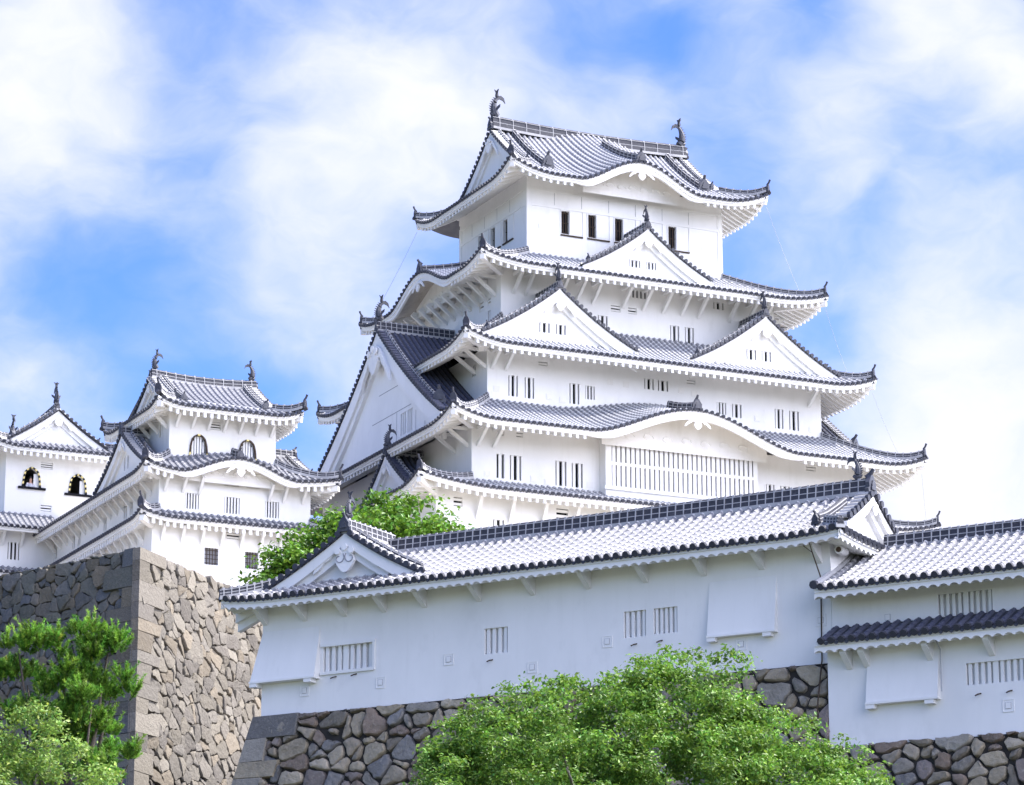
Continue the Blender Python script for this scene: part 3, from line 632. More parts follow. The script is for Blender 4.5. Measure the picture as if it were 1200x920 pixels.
# ------------------------------------------------------------------ main keep
def main_keep():
    z0 = 38.
    t = thing('main_keep', 'tall white five-tiered castle tower rising above all the other roofs', 'castle tower', (5.014, 204.931, z0), R(25.28))
    B = 'bar'
    # stone plinth and lowest storey, mostly behind the long roof
    storey(t, z0, -16.2, 15.2, -12.3, 12.3, 38, 45.0, {'S': [(-15.08, -14.52, 44.0, 44.54, 'slat', 2), (-8.48, -7.7, 43.9, 44.5, 'slat', 2), (-12.56, -11.85, 42.4, 43.45, B, 2), (-3.2, -2.5, 42.6, 43.6, B, 2)]})
    storey(t, z0, -13.6, 13.6, -11.54, 11.54, 45.2, 49.4, {'S': [(-11.99, -11.49, 46.13, 47.59, B, 1), (-11.13, -10.39, 46.11, 47.59, B, 2), (-8.16, -7.43, 46.06, 47.56, B, 2), (-7.09, -6.36, 46.06, 47.54, B, 2),
            (6.08, 6.68, 46.05, 47.55, B, 2), (7.09, 7.75, 46.05, 47.55, B, 2), (9.5, 10.2, 46.05, 47.55, B, 2), (10.6, 11.3, 46.05, 47.55, B, 2), (-11.94, -11.5, 48.72, 48.98, 'slat', 1), (-10.72, -10.28, 48.74, 49.0, 'slat', 1), (8.9, 9.6, 48.7, 48.95, 'slat', 1)],
            'W': [(4, 4.7, 46.1, 47.5, B, 2), (-3, -2.3, 46.1, 47.5, B, 2)], 'E': [(-6, -5.3, 46.1, 47.5, B, 2), (2, 2.7, 46.1, 47.5, B, 2)]})
    storey(t, z0, -11.5, 11.5, -9.15, 9.15, 50.5, 54.75, {'S': [(-10.1, -9.47, 51.86, 53.15, B, 2), (-9.02, -8.39, 51.85, 53.14, B, 2), (-6.03, -5.37, 51.84, 53.11, B, 2), (-4.97, -4.33, 52.24, 53.08, B, 3), (-.94, -.27, 53.32, 53.99, B, 2), (0, .71, 53.32, 53.99, B, 2),
            (4.08, 4.74, 52.3, 53.05, B, 3), (5.15, 5.82, 52.2, 53.05, B, 2), (8.17, 8.78, 51.82, 53.07, B, 2), (9.2, 9.9, 51.82, 53.06, B, 2), (-8.1, -7.5, 54.0, 54.22, 'slat', 1), (2.0, 2.6, 54.0, 54.22, 'slat', 1)],
            'W': [(6.95, 7.5, 53.35, 54.05, B, 1)], 'E': [(-6, -5.3, 52, 53.1, B, 2), (-4.9, -4.2, 52, 53.1, B, 2)]})
    storey(t, z0, -9.55, 9.55, -6.89, 6.89, 56.2, 60.7, {'S': [(-2.94, -2.27, 57.4, 58.34, B, 2), (2.1, 2.74, 57.07, 58.3, B, 2), (3.14, 3.78, 57.06, 58.3, B, 2), (-.71, .67, 59.78, 60.3, B, 5), (5.2, 5.93, 59.75, 60.2, B, 2), (-2.03, -1.37, 58.7, 59.09, 'slat', 2), (-.84, -.24, 58.7, 59.09, 'slat', 2), (-6.4, -5.75, 57.4, 58.5, B, 2), (-5.35, -4.7, 57.4, 58.5, B, 2)],
            'W': [(3.75, 4.38, 58.5, 59.05, 'slat', 2), (5.01, 5.42, 58.58, 59.01, 'slat', 2), (5.01, 5.42, 57.54, 58.25, B, 1), (-3.2, -2.6, 57.6, 58.5, B, 2)], 'E': [(-4.4, -3.8, 58.3, 59, B, 2), (1, 1.6, 58.3, 59, B, 2)]})
    w6 = [(a, a+.58, 63.92, 65.43, 'iron', 2) for a in (-4.54, -2.66, -.78, 1.12, 3.02)]
    storey(t, z0, -6.9, 6.9, -5.05, 5.05, 61.8, 67.5, {'S': w6, 'W': [(a, a+.6, 63.92, 65.4, 'iron', 2) for a in (1.62, -.25, -2.1)], 'E': [(a, a+.6, 63.92, 65.4, 'iron', 2) for a in (-2.1, -.25, 1.62)]})
    # plastered framing of the top storey: head rail, posts, sliding panels, dark sills
    for f, E, hw, ws in (('S', 5.05, 6.9, [w[0] for w in w6]), ('W', 6.9, 5.05, [1.62, -.25, -2.1]), ('E', 6.9, 5.05, [-2.1, -.25, 1.62])):
        mb = MB(z0).at(FACE[f])
        mb.box(-hw-.03, hw+.03, -E-.04, -E-.003, 65.5, 65.68, 0); mb.box(-hw-.03, hw+.03, -E-.035, -E-.003, 66.55, 66.7, 0)
        for e in (-1, 1): mb.box(e*hw-(.32 if e > 0 else .035), e*hw+(.035 if e > 0 else .32), -E-.03, -E-.004, 62.2, 66.55, 0)
        for a in np.arange(-hw+1.9, hw-1, 1.9): mb.box(a-.012, a+.012, -E-.012, -E-.004, 65.7, 66.5, 1)
        for a in ws:
            mb.box(a+.58+.9, a+.58+.96, -E-.05, -E-.004, 63.85, 65.48, 0); mb.box(a-.07, a-.005, -E-.05, -E-.004, 63.85, 65.48, 0)
            mb.box(a+.60, a+1.46, -E-.018, -E-.006, 63.98, 65.42, 0)
            mb.box(a-.05, a+1.5, -E-.09, -E-.005, 63.78, 63.86, 2)
        mb.build('wall_trim', ['plaster', 'lines', 'wood'], t)
    # roofs, lowest first
    r1, S1, _ = hip_roof(t, z0, (-18.0, 17.0, -13.8, 13.8), (-13.6, 13.6, -11.54, 11.54), 44.95, .95, .62, 3.0, ov=(1.5, 1.8))
    r2, S2, D2 = hip_roof(t, z0, (-16.07, 16.07, -14.22, 14.22), (-11.5, 11.5, -9.15, 9.15), 48.95, 2.55, .72, 3.6, kara={'S': (0, 7.0, 1.95)}, ov=(2.68, 2.47))
    r3, S3, D3 = hip_roof(t, z0, (-14.13, 14.13, -11.68, 11.68), (-9.55, 9.55, -6.89, 6.89), 54.38, 2.9, .72, 3.6, ov=(2.53, 2.63))
    r4, S4, D4 = hip_roof(t, z0, (-12.1, 12.1, -9.52, 9.52), (-6.9, 6.9, -5.05, 5.05), 60.2, 2.15, .62, 3.4, kara={'W': (0, 4.7, 1.5), 'E': (0, 4.7, 1.5)}, ov=(2.63, 2.55))
    r5, S5, D5 = hip_roof(t, z0, (-9.13, 9.13, -7.38, 7.38), None, 66.9, 5.0, .85, 3.4, q=.34, kara={'S': (0, 4.3, 1.65)}, ov=(2.33, 2.23), irimoya=('x', 2.35, .45))
    main_ridge(r5, z0, (-7.0, 0, 71.95), (7.0, 0, 71.95), .6, .70, .95, .95)
    for f in 'WE': end_gable(t, z0, f, S5['S'], 2.35, .40, 7.38, E=9.13, pend=.9)
    for x in (-5.55, 5.55):
        mb = MB(z0)
        d = np.linspace(2.2, 7.0, 12); p = S5['S'].P(0*d+x, d); p[:, 2] += .05; ridge_beam(mb, p, .36, .40, .7)
        oni(r5, z0, p[0], (0, -1, 0), .95); mb.build('descending_ridge', RM, r5)
    # dormer gables on the south slopes
    gable(t, z0, 'S', 0, -7.75, 64.05, 4.5, 61.15, 4.5, 61.15, -5.05, win=[(-1.19, -.39, 61.45, 61.92, B, 3), (.0, .72, 61.45, 61.92, B, 3)], board=.62, pend=.62, fish=.55, zwall=60.9)
    for cx, ws in ((-7.1, [(-8.33, -7.62, 55.88, 56.5, B, 2), (-7.22, -6.55, 55.88, 56.5, B, 2)]), (7.15, [(5.9, 6.6, 55.85, 56.5, B, 2), (6.97, 7.65, 55.85, 56.5, B, 2)])):
        gable(t, z0, 'S', cx, -9.75, 58.75, 5.3, 55.35, 5.3, 55.35, -6.89, win=ws, board=.68, pend=.72, fish=.6, zwall=55.0)
    # great gables west and east on the second roof, small west gable on the first
    for f in 'WE':
        sg = -1 if f == 'W' else 1
        gable(t, z0, f, 0, -14.4, 57.7, 9.75, 50.35, 9.75, 50.35, -9.5, win=[(2.9, 3.8, 50.3, 51.7, B, 3), (3.95, 4.75, 50.3, 51.7, B, 3)] if f == 'W' else None, board=1.0, pend=1.7, fish=.85, ridge_h=.55, zwall=49.2, rake=.5, q=.22, shaded=True)
        mb = MB(z0).at(FACE[f])
        for a, b, c, d in ((-1.5, 6.6, 51.95, 51.99), (6.56, 6.6, 50.2, 51.95), (5.2, 5.23, 50, 51.9), (2.3, 2.33, 50, 51.9), (-.5, 4, 53.6, 53.64)): mb.box(a, b, -14.415, -14.403, c, d)
        mb.build('panel_joint', ['lines'], t)
    gable(t, z0, 'W', 4.4, -15.7, 48.75, 4.3, 45.75, 4.3, 45.75, -13.6, board=.6, pend=.6, fish=.7, zwall=45.2, shaded=True)
    # struts below the eaves
    brackets(t, z0, S4['S'], 2.63, [-8.7, -7.9, -5.6, -4.4, -3.3, -1.2, .2, 1.6, 2.9, 4.1, 6.3, 7.6, 8.7]); brackets(t, z0, S4['W'], 2.55, [-5.9, -4.7, -3.5, -2.3, -1.1, .1, 1.3, 2.5, 3.7, 4.9, 6.1])
    brackets(t, z0, S3['S'], 2.53, [-11.2, -10.3, 10.6], drop=1.0); brackets(t, z0, S3['W'], 2.63, [8.9, 7.4], drop=1.0)
    brackets(t, z0, S2['S'], 2.68, [-13.2, -12.2, 12.9], drop=1.0); brackets(t, z0, S2['W'], 2.47, [11, 9.2], drop=1.0)
    brackets(t, z0, S1['S'], 1.5, list(np.arange(-13.6, 14, 2.1)), drop=1.4, reach=.5, w=.2)
    brackets(t, z0, S1['W'], 1.8, list(np.arange(-8, 11, 1.6)), drop=1.4, reach=.5, w=.2)
    brackets(t, z0, S4['E'], 2.55, [-5.9, -3.5, -1.1, 1.3, 3.7], drop=1.0)
    # projecting lattice bay below the curved eave
    mb = MB(z0); x0, x1, y = -5.25, 5.05, -12.35
    wall_face(mb, 'S', x0, x1, 45.35, 49.75, y, [(-4.85, 4.75, 46.2, 48.95)]); mb.at()
    mb.add([(x0, y, 45.35), (x0, y, 49.75), (x0, -11.5, 49.75), (x0, -11.5, 45.35)], [(0, 1, 2, 3)]); mb.add([(x1, y, 45.35), (x1, y, 49.75), (x1, -11.5, 49.75), (x1, -11.5, 45.35)], [(0, 1, 2, 3)])
    mb.box(x0-.12, x1+.12, y-.12, y-.003, 45.95, 46.15); mb.box(x0-.12, x1+.12, y-.14, y-.003, 48.98, 49.2)
    for zz in (46.2, 48.95): mb.add([(-4.85, y, zz), (4.75, y, zz), (4.75, y+.35, zz), (-4.85, y+.35, zz)], [(0, 1, 2, 3)])
    mb.add([(-4.9, y+.35, 46.1), (4.8, y+.35, 46.1), (4.8, y+.35, 49), (-4.9, y+.35, 49)], [(0, 1, 2, 3)], 1)
    bay = mb.build('lattice_bay', ['plaster', 'lines'], t)
    mb = MB(z0); n = 30
    for i in range(n):
        u = -4.85+9.6*(i+.5)/n; mb.box(u-.105, u+.105, y+.02, y+.16, 46.2, 48.95)
    mb.box(-4.85, 4.75, y+.0, y+.12, 47.48, 47.66)
    for u in (-3.2, -.9, 1.6, 3.1): mb.box(u-.32, u+.32, y-.01, y+.1, 48.72, 48.95)
    mb.build('lattice', ['plaster'], bay)
    # lightning wires hanging between the eave corners
    for a, b in (((9.0, -7.2, 66.9), (11.0, -8.3, 60.5)), ((11.9, -9.3, 60.0), (13.2, -10.2, 54.9)), ((13.9, -11.4, 54.2), (15.1, -12.9, 49.4)), ((15.8, -13.8, 48.7), (16.4, -13.3, 45.3)), ((-9.0, 7.2, 66.9), (-11.8, 9.0, 60.5))):
        a, b = np.array(a), np.array(b); tt = np.linspace(0, 1, 7)[:, None]; p = a+(b-a)*tt; p[:, 2] -= .25*4*(tt*(1-tt))[:, 0]
        mb = MB(z0); mb.tube(p, .010, 0, 5); mb.build('lightning_wire', ['metal'], t)
    # small loophole plates on the walls
    mbp = MB(z0)
    for u, z, y in ((-12.6, 46.3, 11.54), (-9.6, 46.3, 11.54), (-8.7, 46.2, 11.54), (-5.9, 46.3, 11.54), (-10.9, 52.2, 9.15), (-7.4, 52.1, 9.15), (-6.5, 52, 9.15), (-3.3, 53.5, 9.15), (-2.2, 53.45, 9.15), (1.6, 53.5, 9.15), (2.5, 53.4, 9.15), (6.9, 52.3, 9.15), (10.8, 52.0, 9.15), (-5.9, 64.2, 5.05), (5.6, 64.3, 5.05)):
        mbp.box(u-.2, u+.2, -y-.02, -y-.003, z-.18, z+.18, 0); mbp.box(u-.13, u+.13, -y-.028, -y-.02, z-.11, z+.11, 0)
    mbp.build('loophole_cover', ['plaster_old'], t)
    return t

# ------------------------------------------------------------------ small keeps
def arch_window(root, z0, face, uc, w, za, zb, y, gold, bars=0, sill=True):
    """bell-shaped window with a decorated dark surround; the wall hole is its bounding rectangle"""
    mb = MB(z0).at(FACE[face]); h = zb-za; hw = w/2
    out = [(-hw, 0), (-hw*.9, h*.45), (-hw*.74, h*.74), (-hw*.46, h*.88), (-hw*.2, h*.93), (0, h), (hw*.2, h*.93), (hw*.46, h*.88), (hw*.74, h*.74), (hw*.9, h*.45), (hw, 0)]
    # spandrels beside the arch, flush with the wall
    for sg in (-1, 1):
        side = [p for p in out if p[0]*sg >= 0]; side = side if sg < 0 else side[::-1]
        c = (sg*hw, h)
        for a, b in zip(side, side[1:]): mb.add([(uc+c[0], y, za+c[1]), (uc+a[0], y, za+a[1]), (uc+b[0], y, za+b[1])], [(0, 1, 2)], 0)
    O = np.array(out); yb = y+.25
    A = np.stack([uc+O[:, 0], 0*O[:, 0]+y, za+O[:, 1]], -1); Bk = A.copy(); Bk[:, 1] = yb; mb.grid(np.stack([A, Bk]), 0)
    mb.add([(uc-hw, y, za), (uc+hw, y, za), (uc+hw, yb, za), (uc-hw, yb, za)], [(0, 1, 2, 3)], 0)
    if bars:
        mb.add([(uc-hw, yb, za), (uc+hw, yb, za), (uc+hw, yb, zb), (uc-hw, yb, zb)], [(0, 1, 2, 3)], 1)
        for i in range(bars):
            u = uc-hw*.8+hw*1.6*(i+.5)/bars; hh = h*(.93 if abs(u-uc) < hw*.45 else .72); mb.box(u-.055, u+.055, y+.08, y+.16, za, za+hh, 0)
    else:   # one shutter slid half open on the right
        mb.box(uc+hw*.35, uc+hw*.9, y+.16, y+.2, za, za+h*.72, 0)
    win = mb.build('arched_window', ['plaster', 'dark'], root)
    mb = MB(z0).at(FACE[face])
    seg = np.hypot(*np.diff(O, axis=0).T); cum = np.concatenate([[0], np.cumsum(seg)]); k = 0; n = 19 if gold else 15
    for i in range(n):
        s0, s1 = cum[-1]*i/n, cum[-1]*(i+1)/n
        a = np.array([np.interp(s0, cum, O[:, j]) for j in (0, 1)]); b = np.array([np.interp(s1, cum, O[:, j]) for j in (0, 1)])
        g = 1.0; m_ = (i % 2) if gold else (1 if i in (0, 7, 14) else 0)
        mb.beam((uc+a[0]*1.06, y-.03, za+a[1]*1.03), (uc+b[0]*1.06, y-.03, za+b[1]*1.03), .09, .13 if m_ else .12, m_, up=(0, 1, 0))
    if gold: mb.box(uc-hw-.32, uc+hw+.38, y-.14, y-.003, za-.14, za-.01, 0)
    else: mb.box(uc-hw-.12, uc+hw+.12, y-.08, y-.003, za-.12, za-.01, 0)
    mb.build('window_surround', ['wood' if not gold else 'dark', 'gold'], win)
    return win
def west_keep():
    z0 = 37.5
    t = thing('small_keep', 'three-tiered white turret with barred windows beside the leafy tree', 'castle turret', (-18.28, 191, z0), .446, 'small white castle turrets')
    storey(t, z0, -4.5, 6.0, -4.3, 18, 37.5, 43.1, {'S': [(-1.3, -.45, 40.39, 41.38, 'grid', 4), (1.18, 2.0, 40.37, 41.36, 'grid', 4), (.03, .83, 42.02, 42.4, 'slat', 2)], 'W': [(-4, -3.4, 40.5, 41.4, 'bar', 2), (-9, -8.4, 40.5, 41.4, 'bar', 2)]}, 'plaster_old')
    storey(t, z0, -4.05, 5.3, -4.0, 18, 43.0, 46.0, {'S': [(-2.46, -1.61, 43.62, 44.55, 'bar', 5), (-.04, .9, 43.58, 44.55, 'bar', 5), (2.47, 3.34, 43.57, 44.53, 'bar', 5), (-.07, .82, 45.2, 45.5, 'slat', 2), (1.3, 2.09, 45.2, 45.5, 'slat', 2)],
        'W': [(1.35, 1.8, 44.05, 44.8, 'bar', 2), (-1.03, -.4, 44.05, 44.8, 'bar', 2), (-2.09, -1.45, 44.0, 44.8, 'bar', 2), (-5.73, -5.1, 44.0, 44.8, 'bar', 2), (-10.6, -10, 44.06, 44.85, 'bar', 2), (-11.7, -11.1, 44.06, 44.85, 'bar', 2), (-15.2, -14.6, 44.1, 44.85, 'bar', 2)]})
    storey(t, z0, -3.3, 3.3, -3.4, 3.6, 45.9, 50.2, {'S': [(-2.01, -.99, 46.9, 48.2, 'none', 0), (1.01, 2.03, 46.9, 48.2, 'none', 0), (-.88, -.14, 48.6, 49.07, 'slat', 3)], 'W': [(1.65, 2.2, 48.2, 48.95, 'bar', 1)]}, 'plaster_old')
    for uc in (-1.5, 1.52): arch_window(t, z0, 'S', uc, 1.02, 46.9, 48.2, -3.4, False, 5)
    r1, S1, _ = hip_roof(t, z0, (-5.55, 7.0, -5.25, 19), (-4.05, 5.3, -4.0, 17.8), 42.75, .62, .38, 2.0, ov=(.95, 1.05), board=.24, rafter=.42)
    r2, S2, _ = hip_roof(t, z0, (-5.4, 6.75, -5.3, 19.2), (-3.3, 3.3, -3.4, 17), 45.52, 1.25, .45, 2.4, kara={'S': (.45, 3.7, 1.05)}, ov=(1.3, 1.35), board=.24, rafter=.42)
    r3, S3, _ = hip_roof(t, z0, (-4.55, 4.55, -4.8, 5.0), None, 49.5, 2.75, .5, 2.0, q=.3, ov=(1.4, 1.25), irimoya=('x', 1.45, .4), board=.24, rafter=.42)
    main_ridge(r3, z0, (-3.3, .1, 52.15), (3.3, .1, 52.15), .42, .42, .62, .6)
    for f, c in (('W', -.1), ('E', .1)): end_gable(t, z0, f, S3['S'], 1.45, .35, 4.9, cx=c, E=4.55, pend=.5, board=.42)
    for x in (-2.5, 2.5):
        mb = MB(z0)
        d = np.linspace(1.3, 4.6, 9); p = S3['S'].P(0*d+x, d); p[:, 2] += .05; ridge_beam(mb, p, .26, .26, .36); oni(r3, z0, p[0], (0, -1, 0), .5); mb.build('descending_ridge', RM, r3)
    gable(t, z0, 'W', -.3, -4.6, 48.75, 4.7, 46.0, 4.7, 46.0, -3.3, board=.5, pend=.55, zwall=45.6, win=[(-.7, -.35, 46.6, 47.4, 'bar', 1), (-.1, .25, 46.6, 47.4, 'bar', 1)])
    gable(t, z0, 'E', .3, -5.6, 48.4, 4.7, 46.0, 4.7, 46.0, -3.3, board=.5, pend=.55, zwall=45.6)
    brackets(t, z0, S3['S'], 1.4, list(np.arange(-2.9, 3.3, .98)), drop=.75, w=.14); brackets(t, z0, S3['W'], 1.25, [2.9, 1.4, 0], drop=.75, w=.14)
    brackets(t, z0, S2['S'], 1.3, [-3.7, -2.6, -1.6, 2.7, 3.6, 4.8], drop=.85, w=.15); brackets(t, z0, S2['W'], 1.35, list(np.arange(-16.2, 3.6, 1.18)), drop=.85, w=.15)
    brackets(t, z0, S1['S'], .95, list(np.arange(-3.9, 5.8, 1.2)), drop=.9, w=.16); brackets(t, z0, S1['W'], 1.05, list(np.arange(-14, 4, 1.2)), drop=.9, w=.16)
    return t
def northwest_keep():
    z0 = 42.0; a = .446
    def W(x, y): return (-18.28+x*math.cos(a)-y*math.sin(a), 191+x*math.sin(a)+y*math.cos(a), z0)
    # local origin: middle of the south wall
    t = thing('small_keep', 'white turret at far left with two open arched windows under a front gable', 'castle turret', W(-3.9, 16), a, 'small white castle turrets')
    storey(t, z0, -3.25, 3.25, 0, 10, 42.0, 51.6, {'S': [(-2.1, -1.02, 48.75, 50.0, 'open', 0), (.93, 2.0, 48.6, 49.85, 'open', 0), (-.98, -.2, 50.0, 50.42, 'slat', 3), (-.9, -.2, 47.3, 47.68, 'slat', 2)]}, 'plaster_old')
    arch_window(t, z0, 'S', -1.56, 1.08, 48.75, 50.0, 0, True); arch_window(t, z0, 'S', 1.465, 1.07, 48.6, 49.85, 0, True)
    mb = MB(z0); mb.box(-3.2, 3.2, .1, 9.9, 47.5, 47.6); mb.build('inner_floor', ['wood'], t)
    r, S, _ = hip_roof(t, z0, (-4.5, 4.5, -1.2, 11.2), None, 51.05, 2.85, .42, 1.8, ov=(1.2, 1.25), irimoya=('y', 1.25, .4), board=.24, rafter=.42)
    main_ridge(r, z0, (0, .1, 53.85), (0, 9.9, 53.85), .38, .34, .7)
    end_gable(t, z0, 'S', S['W'], 1.3, .35, 4.5, E=1.2, pend=.62, board=.42); end_gable(t, z0, 'N', S['W'], 1.3, .35, 4.5, E=11.2, pend=.6, board=.42)
    p = thing('person', 'person in a pale top leaning at the open arched window of the far turret', 'person', W(-3.9-1.55, 16.32), a)
    p.location.z = 47.6
    bm = MB(0)
    bm = figure('body', p)
    # corridor with a lean-to roof in front of the turret
    z1 = 38.0; c = thing('corridor', 'low white connecting corridor with a pent roof under the far turret', 'castle corridor', W(-11, 15.4), a); c.location.z = z1
    # local origin W(-11, 15.4): x from -6 to 6.2
    storey(c, z1, -6, 7.0, 0, 3.0, 38, 45.9, {'S': [(4.0, 4.75, 43.9, 45.0, 'bar', 3), (1.0, 1.75, 43.9, 45.0, 'bar', 3)]})
    Sx = Side('S', -6.4, 7.2, 1.25, 45.75, 2.0, 1.35, lift=0, q=.2)
    m = MB(z1); tiles_for(m, Sx, lambda u: 1.86); rf = m.build('roof', TM, c); eave_under(Sx, 1.25, 'eave', rf, z1, .24, udom=(-6.4, 7.2), rafter=0)
    brackets(c, z1, Sx, 1.25, [-4.2, -2.9, -1.6, -.3, 1.0, 2.3, 3.6, 4.8], drop=.85, w=.15)
    Sy = Side('S', -6.4, 6.6, .95, 42.9, 2.0, 1.2, lift=0, q=.2)
    m = MB(z1); tiles_for(m, Sy, lambda u: .94); r2 = m.build('roof', TM, c); eave_under(Sy, .95, 'eave', r2, z1, .22, udom=(-6.4, 6.6), rafter=0)
    return t
def figure(name, parent):
    """one continuous body grown along a skeleton, standing with the forearms on the sill"""
    V = [(0, 0, .92), (0, .0, 1.15), (0, -.04, 1.38), (0, -.07, 1.50), (0, -.10, 1.58), (0, -.12, 1.68), (0, -.12, 1.76), (-.2, -.05, 1.42), (-.27, -.12, 1.16), (-.18, -.34, 1.08), (-.1, -.42, 1.10), (.2, -.05, 1.42), (.27, -.12, 1.16), (.18, -.34, 1.08), (.1, -.42, 1.10),
         (-.1, 0, .86), (-.11, -.02, .48), (-.11, .03, .08), (-.11, -.14, .04), (.1, 0, .86), (.11, -.02, .48), (.11, .03, .08), (.11, -.14, .04)]
    Ed = [(0, 1), (1, 2), (2, 3), (3, 4), (4, 5), (5, 6), (2, 7), (7, 8), (8, 9), (9, 10), (2, 11), (11, 12), (12, 13), (13, 14), (0, 15), (15, 16), (16, 17), (17, 18), (0, 19), (19, 20), (20, 21), (21, 22)]
    rad = [.14, .14, .15, .07, .075, .10, .075, .075, .055, .045, .04, .075, .055, .045, .04, .1, .075, .05, .045, .1, .075, .05, .045]
    me = bpy.data.meshes.new(name); me.from_pydata(V, Ed, []); me.materials.append(M['skin'])
    o = bpy.data.objects.new(name, me); COL.objects.link(o); o.parent = parent
    sk = o.modifiers.new('Skin', 'SKIN')
    for i, r in enumerate(rad): me.skin_vertices[0].data[i].radius = (r, r*.85); me.skin_vertices[0].data[i].use_root = (i == 0)
    o.modifiers.new('Sub', 'SUBSURF').levels = 2; o.modifiers['Sub'].render_levels = 2
    mb = MB(0)
    mb.tube([(0, 0, .9), (0, 0, 1.1), (0, -.03, 1.3), (0, -.05, 1.46)], [.175, .165, .185, .10], 0, 12)
    for s in (-1, 1): mb.tube([(.17*s, -.05, 1.43), (.27*s, -.11, 1.18), (.24*s, -.2, 1.12)], [.10, .075, .07], 0, 9)
    mb.build('shirt', ['cloth'], parent, True)
    mb = MB(0); th = np.linspace(0, 1, 6)
    mb.tube([(0, -.02, 1.60), (0, -.035, 1.70), (0, -.07, 1.80), (0, -.11, 1.87), (0, -.13, 1.885)], [.075, .115, .118, .08, .02], 0, 12); mb.build('hair', ['hair'], parent, True)
    return o

# ------------------------------------------------------------------ long front turret and the lower one beside it
FO = np.array([-9.4256, 124.0]); FA = -R(30.14)
def FW(x, y, z): return (FO[0]+x*math.cos(FA)-y*math.sin(FA), FO[1]+x*math.sin(FA)+y*math.cos(FA), z)
def wedge_bracket(root, z0, us, y, ztop, drop, reach, w=.2):
    mb = MB(0).at(); mb.add([(-w/2, 0, 0), (-w/2, -reach, 0), (-w/2, -reach, -.16), (-w/2, -.03, -drop), (-w/2, 0, -drop), (w/2, 0, 0), (w/2, -reach, 0), (w/2, -reach, -.16), (w/2, -.03, -drop), (w/2, 0, -drop)],
        [(0, 1, 2, 3, 4), (9, 8, 7, 6, 5), (1, 6, 7, 2), (2, 7, 8, 3), (3, 8, 9, 4), (0, 5, 6, 1), (0, 4, 9, 5)], 0)
    f = None
    for u in us:
        p = (u, y, ztop-z0)
        if f is None: f = mb.build('bracket', ['plaster'], root); f.location = p
        else: copy_at(f, root, p)
def stone_drop(root, z0, x0, x1, y, za, zb, out, endl=False):
    """flared stone-dropping bay: flush at the top, proud at the foot, with a ledge below"""
    mb = MB(z0); xl = x0-(out*.8 if endl else 0)
    mb.add([(x0, y-.004, zb), (x1, y-.004, zb), (x1, y-out, za), (xl, y-out, za), (x1, y, za), (xl if endl else x0, y+.9 if endl else y, za), (x0, y+.9 if endl else y, zb)],
           [(0, 3, 2, 1), (1, 2, 4), (0, 6, 5, 3), (3, 5, 4, 2)], 0)
    mb.box(xl-.02, x1+.02, y-out-.04, y-.004, za-.08, za-.002, 0)
    for u in (xl+.15, x1-.3): mb.box(u-.16, u+.16, y-out-.02, y-.01, za-.22, za-.083, 0)
    mb.build('stone_drop_bay', ['plaster'], root)
def barred(root, z0, u0, u1, za, zb, n, wide=None, frame=False, y=0):
    w = window(root, z0, 'S', u0, u1, za, zb, y, 'bare', 0, .2)
    w.data.materials[1] = M['plaster']
    mb = MB(z0); b = (u1-u0)/n
    for i in range(n):
        u = u0+b*(i+.5); k = .25 if i != wide else .42
        mb.box(u-b*k, u+b*k, y+.06, y+.16, za, zb)
    mb.build('lattice', ['plaster'], w)
    if frame:
        mb = MB(z0)
        mb.box(u0-.1, u1+.12, y-.07, y-.003, zb-.0, zb+.12); mb.box(u0-.1, u1+.05, y-.07, y-.003, za-.12, za); mb.box(u1, u1+.10, y-.068, y-.004, za-.1, zb); mb.build('window_frame', ['plaster'], w)
def cover_plates(root, z0, pts, y, s=.2):
    for i, (u, z) in enumerate(pts):
        mb = MB(z0); mb.box(u-s, u+s, y-.012, y-.003, z-s*1.05, z+s*1.05, 0)
        for a, b, c, d in ((-s, s, s*.92, s*1.05), (-s, s, -s*1.05, -s*.92), (-s, -s*.88, -s, s), (s*.88, s, -s, s)): mb.box(u+a, u+b, y-.024, y-.0125, z+c, z+d, 0)
        mb.box(u-s*.5, u+s*.5, y-.03, y-.0135, z-s*.5, z+s*.55, 1); mb.box(u-s*.45, u+s*.45, y-.036, y-.031, z-s*.46, z+s*.5, 0)
        mb.build('loophole_cover', ['plaster', 'lines'], root)
def hooks(root, z0, pts, y):
    for u, z in pts:
        mb = MB(z0); mb.tube([(u+.05, y+.02, z+.03), (u-.01, y-.12, z-.01), (u-.07, y-.22, z-.07)], .026, 0, 6); mb.build('iron_hook', ['wood'], root)
